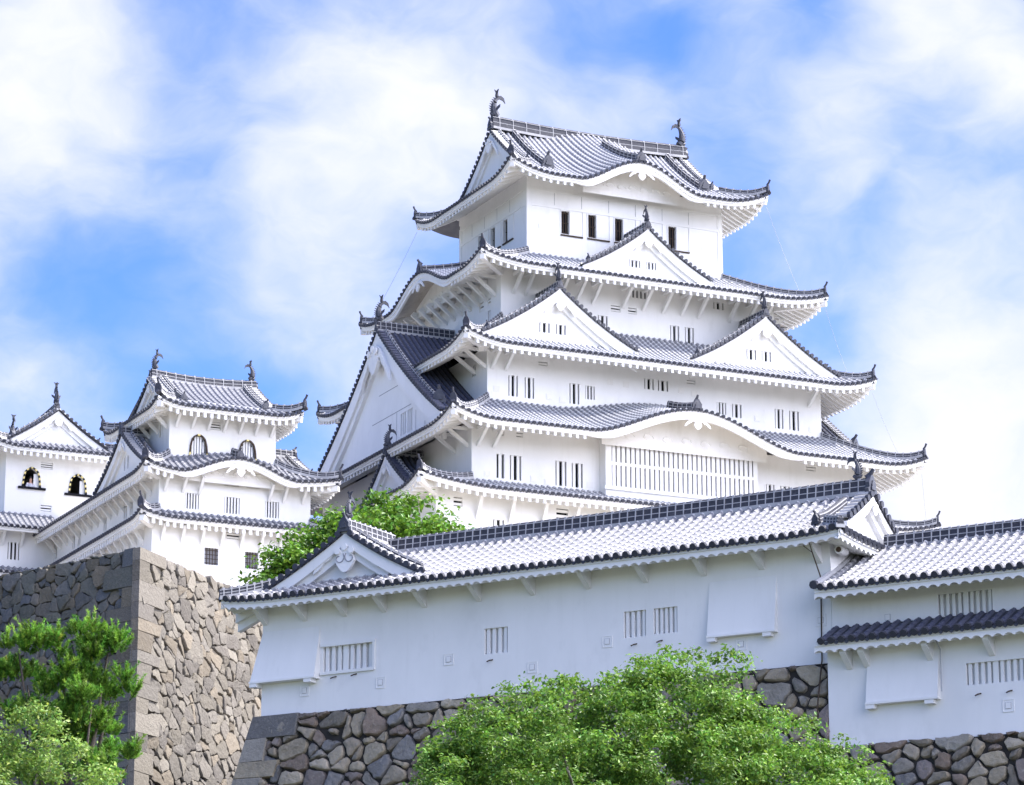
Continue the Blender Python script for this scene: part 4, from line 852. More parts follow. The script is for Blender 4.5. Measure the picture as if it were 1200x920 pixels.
def long_turret():
    global CAPK; CAPK = 1.3
    z0 = 21.5
    t = thing('long_turret', 'long low white building with gable end in front of the castle tower', 'castle turret', FW(0, 0, z0), FA)
    X1 = 23.55
    wins = [(2.76, 4.96, 22.99, 23.93), (9.75, 10.72, 23.03, 23.97), (15.49, 16.37, 23.1, 24.04), (16.68, 17.62, 23.12, 24.04)]
    mb = MB(z0)
    wall_face(mb, 'S', 0, X1, z0, 25.95, 0, [w for w in wins]); wall_face(mb, 'W', -9, 0, z0, 25.95, 0); wall_face(mb, 'E', 0, 5.5, z0, 26.6, -X1); wall_face(mb, 'N', -X1, 0, z0, 25.9, -5.5)
    mb.build('wall', ['plaster'], t)
    barred(t, z0, *wins[0], 8, 3, True); barred(t, z0, *wins[1], 4); barred(t, z0, *wins[2], 4); barred(t, z0, *wins[3], 5)
    S = Side('S', -1.15, 24.55, 1.25, 25.78, 4.0, 2.15, lift=.16, Lc=2.5, q=.25)
    def dm(u):
        c = u-S.uL; r = S.uR-u
        if c < 1.45: return c
        if u < 3.75: return 1.45
        if r < .75: return r
        return 4.0
    W = Side('W', -11, 1.25, 1.15, 25.78, 4.0, 2.15, lift=.16, Lc=2.5, q=.25)
    E_ = Side('E', -1.25, 6.7, 24.55, 25.78, 4.0, 2.15, lift=.1, Lc=2.5, q=.25)
    N_ = Side('N', -24.55, 1.15, 6.75, 25.78, 4.0, 2.15, lift=0, q=.25)
    mb = MB(z0); tiles_for(mb, S, dm); tiles_for(mb, W, lambda u: min(1.05, 1.25-u)); tiles_for(mb, E_, lambda u: min(1.0, E_.hip(u)))
    mb.at(N_.R).grid(np.stack([N_.P(np.array([-24.0, -3.75]), np.array([d, d])) for d in (0, 2, 4)]), 0)
    rf = mb.build('roof', TM, t)
    for s, ov in ((S, 1.25), (W, 1.15), (E_, 1.0)): eave_under(s, ov, 'eave', rf, z0, .22, rafter=0, scallop=TW)
    # front gable of the short wing, its ridge running back to the long ridge
    g = gable(t, z0, 'S', 3.75, .25, 28.25, 4.9, 25.80, 3.6, 26.25, 3.2, q=.25, board=.48, pend=.0, ridge_h=.42, zwall=26.1, rake=.5, end_oni=False, yb2=11)
    mb = MB(z0); pendant_mesh(mb, (3.75, -.02, 27.2), 1.0)
    for sg in (-1, 1):
        th = np.linspace(0, 5.6, 18); r = .24*(1-th/7.5); mb.tube(np.stack([3.75+sg*(.24+r*np.cos(th+2.4)), 0*th-.17, 27.22+r*np.sin(th+2.4)], 1), .022, 1, 5)
    mb.build('pendant', ['plaster', 'lines'], g)
    shachi(g, z0, (3.75, .12, 28.85), (0, -1, 0), .52)
    mb = MB(z0); mb.box(2.1, 5.4, .2, .246, 26.5, 26.56); mb.build('gable_moulding', ['plaster'], g)
    mb = MB(z0); ridge_beam(mb, [(3.9, 2.75, 27.9), (14, 2.75, 27.88), (23.85, 2.75, 27.95)], .42, .46, .33); r = mb.build('ridge', RM, rf)
    shachi(rf, z0, (23.4, 2.75, 28.55), (1, 0, 0), .52); oni(rf, z0, (23.85, 2.75, 27.95), (1, 0, 0), .8)
    mb = MB(z0)                                                     # corner ridge of the left hip, descending ridge at the right verge
    c = np.linspace(.0, 2.2, 9); p = S.P(S.uL+c, np.minimum(c, 1.6)); p[:, 2] += .06; ridge_beam(mb, p, .28, .26, .3); mb.build('hip_ridge', RM, rf); mb = MB(z0)
    ridge_beam(mb, [(23.2, -.25, 26.36), (23.25, .3, 26.55), (23.35, 1.0, 26.95), (23.4, 1.6, 27.3)], .3, .28, 0); oni_mesh(mb, (23.2, -.3, 26.34), (-.4, -1, 0), .42, 2); mb.build('descending_ridge', RM, rf); mb = MB(z0)
    c = np.linspace(0, 1.0, 5); p = S.P(S.uR-c, c); p[:, 2] += .06; ridge_beam(mb, p, .26, .24, .3)
    mb.build('hip_ridge', RM, rf)
    zf = lambda s: 25.78+2.15*((.75*(4-s)/4)+.25*((4-s)/4)**2)+.02
    gable(t, z0, 'E', 2.75, -23.65, 27.93, 2.25, float(zf(2.25)), 2.25, float(zf(2.25)), -22, board=.34, pend=.45, zwall=26.2, rake=.45, zf=lambda s: zf(np.asarray(s, float)), slopes=False, ridge=False, rake_ridge=False)
    wedge_bracket(t, z0, [.14, 1.92, 3.72, 5.45, 7.19, 9.53, 11.79, 14.08, 16.39, 18.7, 20.96, 23.15], -.003, 25.62, .62, .78)
    stone_drop(t, z0, .02, 2.6, 0, 22.83, 24.75, .38, True); stone_drop(t, z0, 18.9, 21.5, 0, 22.82, 24.75, .26)
    cover_plates(t, z0, [(1.95, 22.36), (5.3, 22.38), (8.24, 22.98), (11.75, 22.38), (14.82, 23.03), (20.1, 22.45), (23.15, 23.0)], 0)
    hooks(t, z0, [(3.3, 22.75), (4.2, 22.77), (10.04, 22.78), (15.95, 22.82), (16.97, 22.85)], 0)
    mb = MB(z0); mb.tube([(23.62, .9, 25.5), (23.85, .7, 25.46)], [.05, .05], 1, 7); mb.tube([(23.8, .7, 25.46), (23.9, -.05, 25.4)], [.15, .15], 0, 12); mb.tube([(23.9, -.05, 25.4), (23.905, -.08, 25.4)], [.10, .09], 1, 12)
    mb.build('security_camera', ['plaster', 'wood'], t)
    mb = MB(z0); mb.tube([(23.22, -1.0, 25.6), (23.3, -.9, 25.2), (23.28, -.25, 24.5), (23.2, -.06, 23.7), (23.18, -.06, 21.6), (23.18, -.45, 20.2), (23.18, -.72, 18.6), (23.18, -1.0, 16.8)], .024, 0, 6)
    mb.tube([(23.3, -.9, 25.2), (23.0, -.95, 25.45), (22.95, -.6, 25.75)], .016, 0, 5)
    mb.build('downpipe', ['wood'], t)
    return t
def lower_turret():
    z0 = 18.5
    t = thing('lower_turret', 'low white building with two roof lines at the right edge', 'castle turret', FW(23.55, 0, z0), FA)
    L = 34.0; yl = -.45                                            # local x from 0
    up = [(3.95, 5.9, 22.6, 23.46)]; lo = [(5.05, 7.1, 20.22, 20.95)]
    mb = MB(z0)
    wall_face(mb, 'S', .02, L, 22.0, 23.95, -.02, up); wall_face(mb, 'S', .02, L, 18.4, 22.3, yl, lo); wall_face(mb, 'W', -5.5, .45, 18.4, 22.2, .02); wall_face(mb, 'W', -5.5, .02, 22.2, 25.0, .02); wall_face(mb, 'E', yl, 5.5, 18.5, 24.5, -L)
    mb.build('wall', ['plaster'], t)
    barred(t, z0, *up[0], 9, 4, False, -.02); barred(t, z0, *lo[0], 9, 4, False, yl)
    S = Side('S', -.12, L, 1.3, 23.86, 4.0, 2.1, lift=0, q=.2); mb = MB(z0)
    tiles_for(mb, S, lambda u: 4.0)
    G = np.array([[(-.1, 2.7, 25.95), (L, 2.7, 25.95)], [(-.1, 6.7, 23.9), (L, 6.7, 23.9)]]); mb.at().grid(G, 0)
    rf = mb.build('roof', TM, t); eave_under(S, 1.28, 'eave', rf, z0, .22, rafter=0, scallop=TW, udom=(-.1, L))
    mb = MB(z0); ridge_beam(mb, [(.9, 2.7, 25.86), (L, 2.7, 25.86)], .4, .42, .33); mb.build('ridge', RM, rf)
    mb = MB(z0); d = np.linspace(.1, 3.9, 12); p = S.P(0*d-.02, d); mb.tube(p+np.array([0, 0, .1]), .13, 1, 8); mb.tube([p[0]+(0, -.02, .1), p[0]+(0, -.2, .06)], .15, 2, 8); mb.build('verge_tiles', RM, rf)
    K = Side('S', -.15, L, 1.35, 21.98, 1.0, .52, lift=0, q=0.); mb = MB(z0); tiles_for(mb, K, lambda u: 1.32)
    r2 = mb.build('pent_roof', ['ridge', 'shade_tile', 'cap', 'shade_tile'], t); eave_under(K, .9, 'eave', r2, z0, .18, rafter=0, scallop=TW, udom=(-.12, L))  # darkened tile paints the shade that lies on this roof
    wedge_bracket(t, z0, [.85, 1.5, 3.82, 6.0, 8.2, 10.4, 12.6, 14.8, 17, 19.2, 21.4, 23.6, 25.8, 28, 30.2], yl-.003, 21.74, .62, .62)
    stone_drop(t, z0, 1.5, 4.1, yl, 19.9, 21.55, .26)
    cover_plates(t, z0, [(6.5, 19.42)], yl); cover_plates(t, z0, [(2.1, 22.86)], -.02)
    hooks(t, z0, [(5.5, 19.88), (6.6, 19.89)], yl)
    mb = MB(z0); mb.tube([(4.2, yl-.5, 21.75), (4.2, yl-.12, 21.5), (4.2, yl-.1, 20.6), (4.28, yl-.3, 20.05)], .022, 0, 5); mb.build('cable', ['metal'], t)
    return t

# ------------------------------------------------------------------ dry stone walls
def clip(poly, n, c):
    out = []; m = len(poly)
    for i in range(m):
        a, b = poly[i], poly[(i+1) % m]; da, db = a@n-c, b@n-c
        if da <= 0: out.append(a)
        if da*db < 0: out.append(a+(b-a)*(da/(da-db)))
    return out
def cells(w, h, sx, sy, seed, jit=.42, drop=0):
    rng = np.random.default_rng(seed); P = []; Wt = []
    ny = int(h/sy)+3
    v = -sy
    for j in range(ny):
        rowh = sy*rng.uniform(.7, 1.25); u = -sx+rng.uniform(0, sx)
        while u < w+sx:
            s = sx*rng.choice([.38, .6, .9, 1.1, 1.5, 1.9]); P.append((u+s/2+rng.normal(0, .04), v+rng.uniform(-jit, jit)*rowh)); Wt.append((s*.5)**2*rng.uniform(.2, .9)); u += s
        v += rowh
    P = np.array(P); out = []
    box = [np.array(p, float) for p in ((0, -h), (w, -h), (w, 0), (0, 0))]
    P[:, 1] = -P[:, 1]
    for i, p in enumerate(P):
        d = P-p; r = np.hypot(*d.T); nb = np.argsort(r)[1:26]; poly = [p+np.array(q) for q in ((-2, -2), (2, -2), (2, 2), (-2, 2))]
        for j in nb:
            if r[j] > 3.2: break
            n = d[j]/r[j]; poly = clip(poly, n, n@(p+P[j])/2+np.clip((Wt[i]-Wt[j])/(2*r[j]), -.3*r[j], .3*r[j]))
            if len(poly) < 3: break
        for n, c in (((-1, 0), 0), ((1, 0), w), ((0, 1), 0), ((0, -1), h)):
            if len(poly) < 3: break
            poly = clip(poly, np.array(n, float), c)
        if len(poly) >= 3:
            A = np.array(poly); x, y = A.T; ar = .5*abs(np.dot(x, np.roll(y, -1))-np.dot(y, np.roll(x, -1)))
            if ar > .02: out.append(A)
    return out, rng
def chaikin(A, k=1, f=.22):
    for _ in range(k):
        B = np.roll(A, -1, 0); A = np.stack([A*(1-f)+B*f, A*f+B*(1-f)], 1).reshape(-1, 2)
    return A
def stones(mb, polys, rng, O, U, Vv, Nn, cols, gap=.035, depth=.12, rough=.05, round_=1, m=0, big=None):
    """each outline becomes one block standing proud of the face O + u U + v V, outward Nn"""
    for A in polys:
        c = A.mean(0); A = chaikin(A, round_) if round_ else A
        # even out the rim so the sides can carry a ragged edge
        seg = np.hypot(*(np.roll(A, -1, 0)-A).T); per = seg.sum(); n = int(np.clip(per/.16, 8, 26)); cum = np.concatenate([[0], np.cumsum(seg)])
        Ac = np.vstack([A, A[:1]]); s = np.linspace(0, per, n, endpoint=False); A = np.stack([np.interp(s, cum, Ac[:, k]) for k in (0, 1)], 1)
        r = np.hypot(*(A-c).T).mean(); dd = A-c; ln = np.hypot(*dd.T)[:, None]+1e-6
        base = rng.uniform(.35, 1)*depth; tilt = rng.normal(0, .10, 2)
        A = A+rng.normal(0, .026 if round_ == 0 else .018, A.shape)
        e1, e2 = (gap+.008, gap+.03) if round_ < 1 else (gap+.012, gap+.05) if round_ < 2 else (gap+.02, gap+.085)
        rings = [(A-dd/ln*gap*.6, -.12), (A-dd/ln*e1, base*.55), (A-dd/ln*e2, base*.95), (c+dd*.6, base*1.05), (c+dd*.28, base*1.08)]
        V = []
        for k, (q, h) in enumerate(rings):
            hh = h+((q-c)@tilt)*(k > 0)+rng.normal(0, rough*(.35 if k < 3 else .3), n)*(k > 0)
            V.append(O+q[:, :1]*U+q[:, 1:]*Vv+hh[:, None]*Nn)
        V.append((O+c[0]*U+c[1]*Vv+(base*1.1)*Nn)[None])
        i = np.arange(n); j = (i+1) % n; col = np.array(cols[rng.integers(len(cols))])*rng.uniform(.78, 1.22)
        q = lambda k: np.stack([k*n+i, k*n+j, (k+1)*n+j, (k+1)*n+i], 1)
        mb.add(np.vstack(V[:2]), q(0), m, col); mb.add(np.vstack(V[1:3]), q(0), m, col)   # sides and chamfer
        T = np.vstack(V[2:]); mb.add(T, [*map(tuple, q(0)), *map(tuple, q(1)), *[(2*n+a, 2*n+b, 3*n) for a, b in zip(i, j)]], m, col)
DARK = [(.28, .24, .18), (.32, .275, .20), (.22, .185, .165), (.20, .195, .19), (.21, .165, .13), (.38, .33, .25), (.27, .25, .215), (.24, .21, .165)]
DRY = [(.155, .14, .115), (.17, .155, .13), (.135, .123, .105), (.15, .138, .12), (.165, .142, .11), (.125, .114, .10)]
DRY_SHADE = [(.135, .13, .11), (.115, .115, .108), (.155, .135, .10), (.10, .105, .108), (.13, .13, .11), (.165, .15, .125)]  # rampart stone toned down for the left face: shade put into the colour
def face_frame(p, q, batter):
    """p -> q along the top edge; returns O, U, V(up along the face), N"""
    p, q = np.array(p, float), np.array(q, float); U = (q-p)/np.linalg.norm(q-p); n = np.cross(U, [0, 0, 1.]); n /= np.linalg.norm(n)
    V = np.array([0, 0, 1.])-n*batter; k = np.linalg.norm(V); V /= k; N = np.cross(U, V); return p, U, V, N, k
def stone_wall(name, label, tops, batters, zbot, sx, sy, seed, colsets, mname, round_, corner=None, depth=.12, back=3.0, gap=.035, parts=True, coping=True):
    """tops: list of top-edge points (right-handed so outward is to the right of travel)"""
    mb = MB(0); z = tops[0][2]
    for i, (p, q) in enumerate(zip(tops, tops[1:])):
        O, U, V, N, k = face_frame(p, q, batters[i]); w = np.linalg.norm(np.array(q)-p); h = (z-zbot)*k
        # a battered corner widens downwards, so both faces run past the edge
        ext0 = ext1 = 0.
        if corner and i > 0: ext0 = corner[i-1][1]*(z-zbot)
        if corner and i < len(tops)-2: ext1 = corner[i][0]*(z-zbot)
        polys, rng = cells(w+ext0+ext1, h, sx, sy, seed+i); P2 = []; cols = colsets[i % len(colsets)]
        for A in polys:
            A = A-np.array([ext0, 0]); c = A.mean(0); lim0 = -ext0*(-c[1])/h if ext0 else 0; lim1 = w+(ext1*(-c[1])/h if ext1 else 0)
            if c[0] < lim0-.05 or c[0] > lim1+.05: continue
            if ext0: A = np.array(clip(list(A), np.array([-1., ext0/h]), 0.)) if len(A) > 2 else A
            if len(A) > 2 and ext1: A = np.array(clip(list(A), np.array([1., ext1/h]), w))
            if len(A) > 2: P2.append(A)
        stones(mb, P2, rng, O, U, V, N, cols, gap, depth,   .03 if round_ == 0 else .05, round_)
        # joint bed behind the blocks
        a = O-N*.06; mb.add([a-U*0, a+U*w, a+U*(w+ext1)-V*h, a-U*ext0-V*h], [(0, 3, 2, 1)], 1, (.03, .03, .03))
        # long squared blocks alternating at the corners
        if corner:
            y = 0.; j = 0
            while y < h-.3:
                hh = rng.uniform(.5, .95)
                for end in (0, 1):
                    if (end == 0 and ext0 == 0) or (end == 1 and ext1 == 0): continue
                    long_ = (j+end) % 2 == 0; L = rng.uniform(1.4, 2.3) if long_ else rng.uniform(.7, 1.1)
                    e = (ext0 if end == 0 else ext1)/h
                    if end == 0: A = [(-e*(y+hh), -(y+hh)), (-e*(y+hh)+L, -(y+hh)), (-e*y+L+rng.normal(0, .1), -y), (-e*y, -y)]
                    else: A = [(w+e*(y+hh)-L, -(y+hh)), (w+e*(y+hh), -(y+hh)), (w+e*y, -y), (w+e*y-L+rng.normal(0, .1), -y)]
                    A = np.array(A); c = A.mean(0); Ai = c+(A-c)*.975; Ai = Ai+rng.normal(0, .012, Ai.shape)
                    col = np.array(cols[rng.integers(len(cols))])*rng.uniform(.7, 1.25); dz = .19+rng.uniform(0, .012)
                    n = 4; A[[1, 2] if end else [0, 3], 0] += 0 if end else -dz*.95; Ai[[1, 2] if end else [0, 3], 0] = A[[1, 2] if end else [0, 3], 0]; Vv = np.vstack([O+A[:, :1]*U+A[:, 1:]*V-N*.15, O+A[:, :1]*U+A[:, 1:]*V+N*(dz-.03), O+Ai[:, :1]*U+Ai[:, 1:]*V+N*dz])
                    ii = np.arange(4); jj = (ii+1) % 4
                    for f_ in [(a_, b_, b_+4, a_+4) for a_, b_ in zip(ii, jj)]+[(a_+4, b_+4, b_+8, a_+8) for a_, b_ in zip(ii, jj)]+[(8, 9, 10, 11)]: mb.add(Vv[list(f_)], [(0, 1, 2, 3)], 0, col)
                y += hh+.012; j += 1
    o = mb.build(name, [mname, 'joint'], None, smooth=True)
    # shade the blocks by their facets
    return tag(o, label, 'stone wall', 'dark footing walls' if name == 'footing_wall' else None)

# ------------------------------------------------------------------ vegetation
def leaf_quads(mb, C, Nrm, size, cols, m=0, asp=.55, fold=0):
    n = len(C); a = RNG.normal(size=(n, 3)); Nrm = Nrm/np.linalg.norm(Nrm, axis=1)[:, None]
    t = np.cross(Nrm, a); t /= np.linalg.norm(t, axis=1)[:, None]; b = np.cross(Nrm, t); s = size*RNG.uniform(.65, 1.3, (n, 1))
    V = np.stack([C-t*s, C-b*s*asp+t*s*.1+Nrm*s*.18, C+t*s, C+b*s*asp+t*s*.1+Nrm*s*.18], 1).reshape(-1, 3)
    mb.add(V, np.arange(4*n).reshape(n, 4), m, cols)
def clump(c, r, n, flat=.75, shell=.45):
    d = RNG.normal(size=(n, 3)); d /= np.linalg.norm(d, axis=1)[:, None]; rr = RNG.uniform(0, 1, n)**shell
    p = d*rr[:, None]*np.array([1, 1, flat])*r; return c+p, d
def crown(root, blobs, size, dens, base, name='crown', asp=.55, up=.75, vary=.28):
    """blobs: (centre, radius); many small leaves through each blob in twig sprays"""
    mb = MB(0); base = np.array(base)
    for c, r in blobs:
        n = int(dens*r*r); k = max(4, n//14); tips, d = clump(np.array(c), r, k, .72)
        tint = RNG.normal(1, .12)
        idx = RNG.integers(0, k, n); off = RNG.normal(size=(n, 3))*size*1.9*np.array([1, 1, .6])
        C = tips[idx]+off; Nn = d[idx]*.55+np.array([0, 0, up])+RNG.normal(size=(n, 3))*.55
        br = RNG.lognormal(0, vary, (n, 1))*tint; hue = RNG.normal(0, .16, (n, 1))
        col = np.clip(base*br*np.hstack([1+hue, 1+hue*.15, 1-hue*.2]), .004, .6)
        leaf_quads(mb, C, Nn, size, col, 0, asp)
    return mb.build(name, ['leaf'], root)
def limbs(root, p0, ends, r0, name='trunk', bark='bark', fork=.35, wob=.12, sub=True):
    mb = MB(0); p0 = np.array(p0, float); ends = [np.array(e, float) for e in ends]; cen = np.mean(ends, 0); f = p0+(cen-p0)*fork; f[:2] = p0[:2]+(cen[:2]-p0[:2])*.15
    tt = np.linspace(0, 1, 7)[:, None]; P = p0+(f-p0)*tt+RNG.normal(0, wob*.4, (7, 3))*np.sin(tt*math.pi); mb.tube(P, np.linspace(r0, r0*.72, 7), 0, 10)
    for e in ends:
        mid = f+(e-f)*.5+np.array([0, 0, .12*np.linalg.norm(e-f)]); t = np.linspace(0, 1, 9)[:, None]
        Q = (1-t)**2*f+2*t*(1-t)*mid+t*t*e+RNG.normal(0, wob, (9, 3))*t*(1-t)*2; mb.tube(Q, np.linspace(r0*.5, r0*.06, 9), 0, 7)
        for k in (4, 6, 7) if sub else ():
            q = Q[k]; d = RNG.normal(size=3)*np.array([1, 1, .6]); d[2] = abs(d[2]); e2 = q+d*min(.55, np.linalg.norm(e-f)*.16)
            mb.tube([q, (q+e2)/2+RNG.normal(0, .05, 3), e2], [r0*.14, r0*.08, r0*.03], 0, 5)
    return mb.build(name, [bark], root, True)
def at_px(x, y, dist):
    d = pxdir(x, y); return np.array([0, 0, 1.6])+d*(dist/d[1])

# ================================================================== build
def height(x, y):
    """gentle hill below the walls"""
    s = np.clip((y-62)/46, 0, 1); s = s*s*(3-2*s); r = np.clip((np.hypot(x, y-170)-260)/260, 0, 1); r = r*r*(3-2*r)
    return 11*s*(1-r)
def ground():
    a = np.concatenate([-np.geomspace(4000, 160, 12), np.linspace(-140, 140, 57), np.geomspace(160, 4000, 12)]); b = np.concatenate([-np.geomspace(4000, 60, 10), np.linspace(-40, 320, 73), np.geomspace(340, 4000, 12)])
    X, Y = np.meshgrid(a, b, indexing='ij'); mb = MB(0); mb.grid(np.stack([X, Y, height(X, Y)], -1), 0)
    tag(mb.build('ground', ['grass'], None, True), kind='structure')
def terrace(poly, zt, zb, m='gravel', name='terrace'):
    mb = MB(0); n = len(poly); V = [(x, y, zt) for x, y in poly]+[(x, y, zb) for x, y in poly]
    mb.add(V, [tuple(range(n)), *[(i, (i+1) % n, (i+1) % n+n, i+n) for i in range(n)]], 0)
    o = mb.build(name, [m, 'grass']); o.data.polygons.foreach_set('material_index', [0 if p.normal.z > .5 or p.normal.z < -.5 else 1 for p in o.data.polygons]); tag(o, kind='structure')
ground()
RC = np.array([-15.484, 135.0]); dR = np.array([math.sin(R(21.6)), math.cos(R(21.6))]); dL = np.array([-math.sin(R(49.3)), math.cos(R(49.3))])
def p2(a): return (float(a[0]), float(a[1]))
f2 = lambda x, y: FW(x, y, 0)[:2]
# terraces: behind the front wall, behind the rampart, under the keeps
terrace([f2(.4, .6), f2(57, .6), p2((80, 230)), p2((-30, 230)), p2(RC+dR*14)], 21.35, 5)
rin = RC+dR*.8+dL*.8
terrace([p2(rin), p2(rin+dR*60), p2((-10, 260)), p2((-90, 260)), p2(rin+dL*32)], 29.6, 5, name='upper_terrace')
terrace([(-45, 178), (-13, 186.5), (-3, 182), (40, 200), (40, 260), (-70, 260)], 37.6, 20, 'gravel', 'keep_terrace')
main_keep(); west_keep(); northwest_keep(); long_turret(); lower_turret()
zt = 30.33
stone_wall('stone_rampart', 'tall stone rampart with a sharp sunlit corner below the small turret', [(*(RC+dL*34), zt), (*RC, zt), (*(RC+dR*20), zt)], [.172, .12], 10.5, .66, .5, 3, [DRY_SHADE, DRY], 'stone_dry', 0, corner=[(.185, .222)], depth=.13, gap=.012)  # left face takes the palette with painted shade
zb_ = 21.5
stone_wall('footing_wall', 'dark rough stone footing under the long white building', [FW(-.05, 7, zb_), FW(-.05, -.02, zb_), FW(23.6, -.02, zb_)], [.25, .15], 10.5, .78, .5, 21, [DARK], 'stone', 1, corner=[(.15, .25)], depth=.17, gap=.035)
stone_wall('footing_wall', 'dark rough stone footing under the low building at the right edge', [FW(23.65, -.5, 18.55), FW(57.6, -.5, 18.55)], [.18], 10.5, .7, .46, 31, [DARK], 'stone', 1, depth=.17, gap=.035)

def tree(name, label, base, blobs, size, dens, col, r0, bark='bark', ends=None, group=None, **kw):
    t = thing(name, label, 'tree', tuple(base), 0, 'leafy trees'); b = np.array(base)
    bl = [(np.array(c)-b, r) for c, r in blobs]; crown(t, bl, size, dens, col, **kw)
    big = sorted(bl, key=lambda q: -q[1]); es = [c for c, r in big[:ends or 9]]
    limbs(t, (0, 0, -.3), es, r0, bark=bark); return t
# broad tree in front of the footing: blobs follow its uneven crown
sil = [(486, 912), (500, 878), (520, 845), (545, 832), (575, 828), (600, 815), (640, 806), (668, 803), (695, 808), (715, 796), (742, 782), (768, 772), (795, 764), (818, 778), (838, 782), (862, 806), (885, 822), (905, 836), (935, 850), (958, 858), (985, 870), (1005, 890), (1030, 902), (1050, 925)]
sx_, sy_ = np.array(sil).T
bl = []
for _ in range(380):
    x = RNG.uniform(492, 1042); top = np.interp(x, sx_, sy_); y = top+5+RNG.uniform(0, 1)**1.3*(1000-top)
    D = 62+RNG.normal(0, 1.6)*min(1, (y-top)/90+.25); r = RNG.uniform(.16, .46)*min(1, .4+(y-top)/80)
    bl.append((at_px(x, y+r*22, D), r))
for _ in range(110):
    x = RNG.uniform(560, 900); top = np.interp(x, sx_, sy_); y = top+RNG.uniform(18, 150); bl.append((at_px(x, y, 62.5+RNG.normal(0, 1.2)), RNG.uniform(.22, .42)))
for _ in range(70):
    x = RNG.uniform(495, 1040); bl.append((at_px(x, np.interp(x, sx_, sy_)+RNG.uniform(-12, 8), 62+RNG.normal(0, 1)), RNG.uniform(.08, .16)))
for x, y in ((840, 770), (855, 762), (868, 785), (850, 790), (868, 770), (655, 796), (672, 798), (663, 804)): bl.append((at_px(x, y, 61.5), .15))
b0 = at_px(770, 1000, 62); b0[2] = height(b0[0], b0[1])
tree('broadleaf_tree', 'large leafy green tree in front of the long white building', b0, bl, .047, 3000, (.125, .235, .033), .28, ends=16, bark='bark_pale', vary=.27)
# tree between the turret and the keep, behind the front gable
sil = [(300, 668), (308, 640), (325, 628), (345, 615), (365, 612), (385, 592), (405, 584), (425, 576), (448, 566), (470, 572), (490, 571), (512, 576), (530, 588), (542, 612), (545, 640)]
sx_, sy_ = np.array(sil).T; bl = []
for _ in range(210):
    x = RNG.uniform(304, 542); top = np.interp(x, sx_, sy_); y = top+6+RNG.uniform(0, 1)*min(110, 760-top)
    r = RNG.uniform(.4, .8)*min(1, .5+(y-top)/50); bl.append((at_px(x, y+r*14, 168+RNG.normal(0, 1.1)), r*1.2))
b0 = at_px(425, 700, 168); b0[2] = 29.6
tree('broadleaf_tree', 'bright green tree behind the front gable, below the tall castle tower', b0, bl, .15, 300, (.10, .21, .02), .3, ends=10)
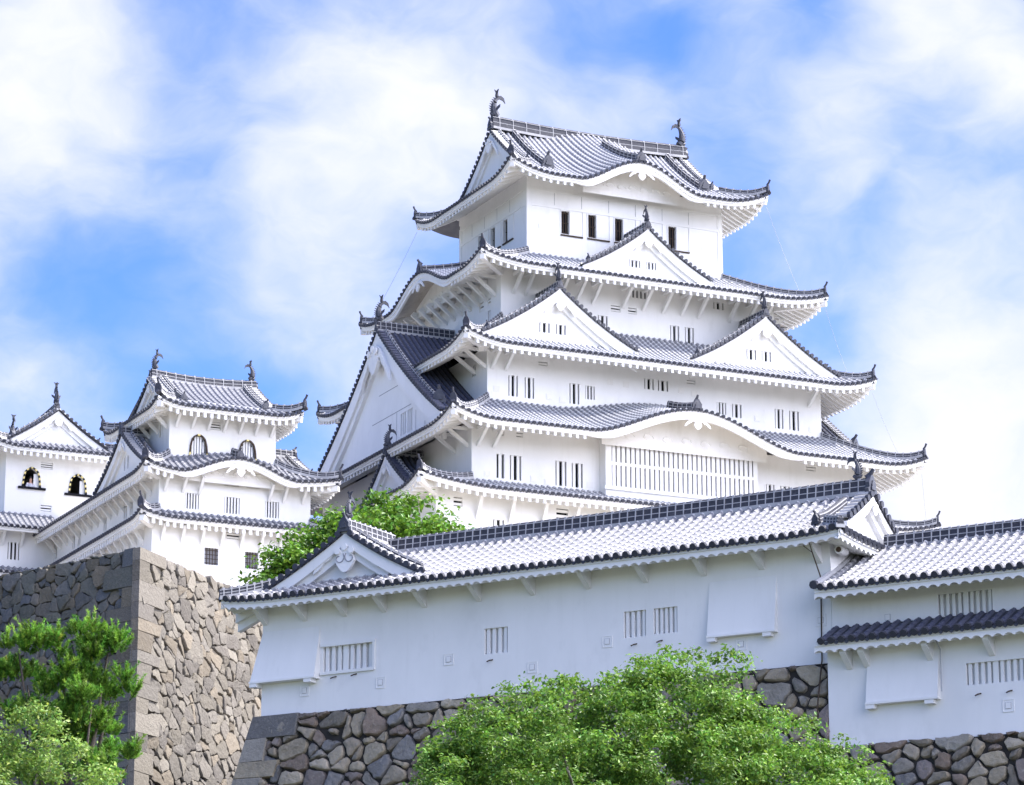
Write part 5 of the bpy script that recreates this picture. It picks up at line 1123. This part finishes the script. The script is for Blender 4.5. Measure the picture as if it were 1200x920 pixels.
# pine: flat pads of upright needle tufts
def pine():
    b0 = at_px(70, 1000, 56); b0[2] = height(b0[0], b0[1]); t = thing('pine_tree', 'dark green pine with upright needle tufts before the stone rampart', 'tree', tuple(b0))
    pads = [(20, 752, 26, 12), (75, 752, 40, 13), (125, 752, 26, 18), (110, 768, 30, 14), (30, 790, 30, 14), (75, 800, 38, 16), (128, 805, 27, 17), (105, 818, 30, 14), (60, 838, 30, 13), (85, 845, 32, 18), (115, 850, 18, 14), (30, 840, 22, 14), (60, 865, 22, 12), (125, 886, 30, 9), (148, 884, 14, 8), (105, 900, 26, 12), (140, 915, 18, 8), (100, 868, 22, 12), (20, 900, 30, 20)]
    mb = MB(0); ends = []
    for x, y, rx, ry in pads:
        rx *= 1.05; ry *= .74
        D = 56+RNG.normal(0, .35); c = at_px(x, y, D)-b0; k = 56/3900/math.cos(PITCH)*1.03; ends.append(c+np.array([0, .25, -.15]))
        n = int(rx*ry*.5)
        subs = [c+np.array([RNG.uniform(-.82, .82)*rx*k, RNG.uniform(-.7, .7)*rx*k, RNG.normal(0, .42)*ry*k]) for _ in range(max(3, int(rx/5)))]
        for q_ in range(n):
            d = RNG.normal(size=3); d /= np.linalg.norm(d); rr = RNG.uniform(0, 1)**.4
            p = subs[q_ % len(subs)]+d*rr*np.array([ry*k*.85, ry*k*.85, ry*k*.72]); ax = np.array([0, 0, .9])+d*np.array([.7, .7, .35])+RNG.normal(0, .2, 3); ax /= np.linalg.norm(ax)
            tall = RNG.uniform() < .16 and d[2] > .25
            L = RNG.uniform(.24, .36) if tall else RNG.uniform(.12, .22); m_ = 70 if tall else 56; q = np.repeat(RNG.uniform(-.02, L*.9, m_)[:, None], 3, 1)*ax+p
            dv = RNG.normal(size=(m_, 3)); dv -= (dv@ax)[:, None]*ax; dv /= np.linalg.norm(dv, axis=1)[:, None]; dv = dv*.8+ax*.75; dv /= np.linalg.norm(dv, axis=1)[:, None]
            ln = RNG.uniform(.045, .075, (m_, 1)); sd = np.cross(dv, RNG.normal(size=(m_, 3))); sd /= np.linalg.norm(sd, axis=1)[:, None]; sd *= .0068
            V = np.stack([q-sd, q+sd, q+dv*ln], 1).reshape(-1, 3)
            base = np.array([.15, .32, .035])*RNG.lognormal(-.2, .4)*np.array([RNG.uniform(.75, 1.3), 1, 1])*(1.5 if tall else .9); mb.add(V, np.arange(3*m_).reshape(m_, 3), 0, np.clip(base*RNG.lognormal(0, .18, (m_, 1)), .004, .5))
    mb.build('crown', ['needle'], t); limbs(t, (0, 0, -.3), ends, .2, bark='bark', fork=.55, wob=.08, sub=False)
pine()
sil = [(-30, 850), (-5, 835), (20, 818), (45, 808), (60, 818), (75, 846), (95, 862), (120, 882), (135, 905), (150, 930)]
sx_, sy_ = np.array(sil).T; bl = []
for _ in range(150):
    x = RNG.uniform(-40, 130); top = np.interp(x, sx_, sy_); y = top+8+RNG.uniform(0, 1)*(1040-top); r = RNG.uniform(.16, .34)*min(1, .45+(y-top)/60)
    bl.append((at_px(x, y+r*30, 50+RNG.normal(0, .7)), r))
b0 = at_px(20, 1000, 50); b0[2] = height(b0[0], b0[1])
tree('small_tree', 'pale yellow-green leafy tree in front of the pine at the lower left', b0, bl, .036, 3400, (.17, .27, .05), .12, ends=12, bark='bark_pale', vary=.3)
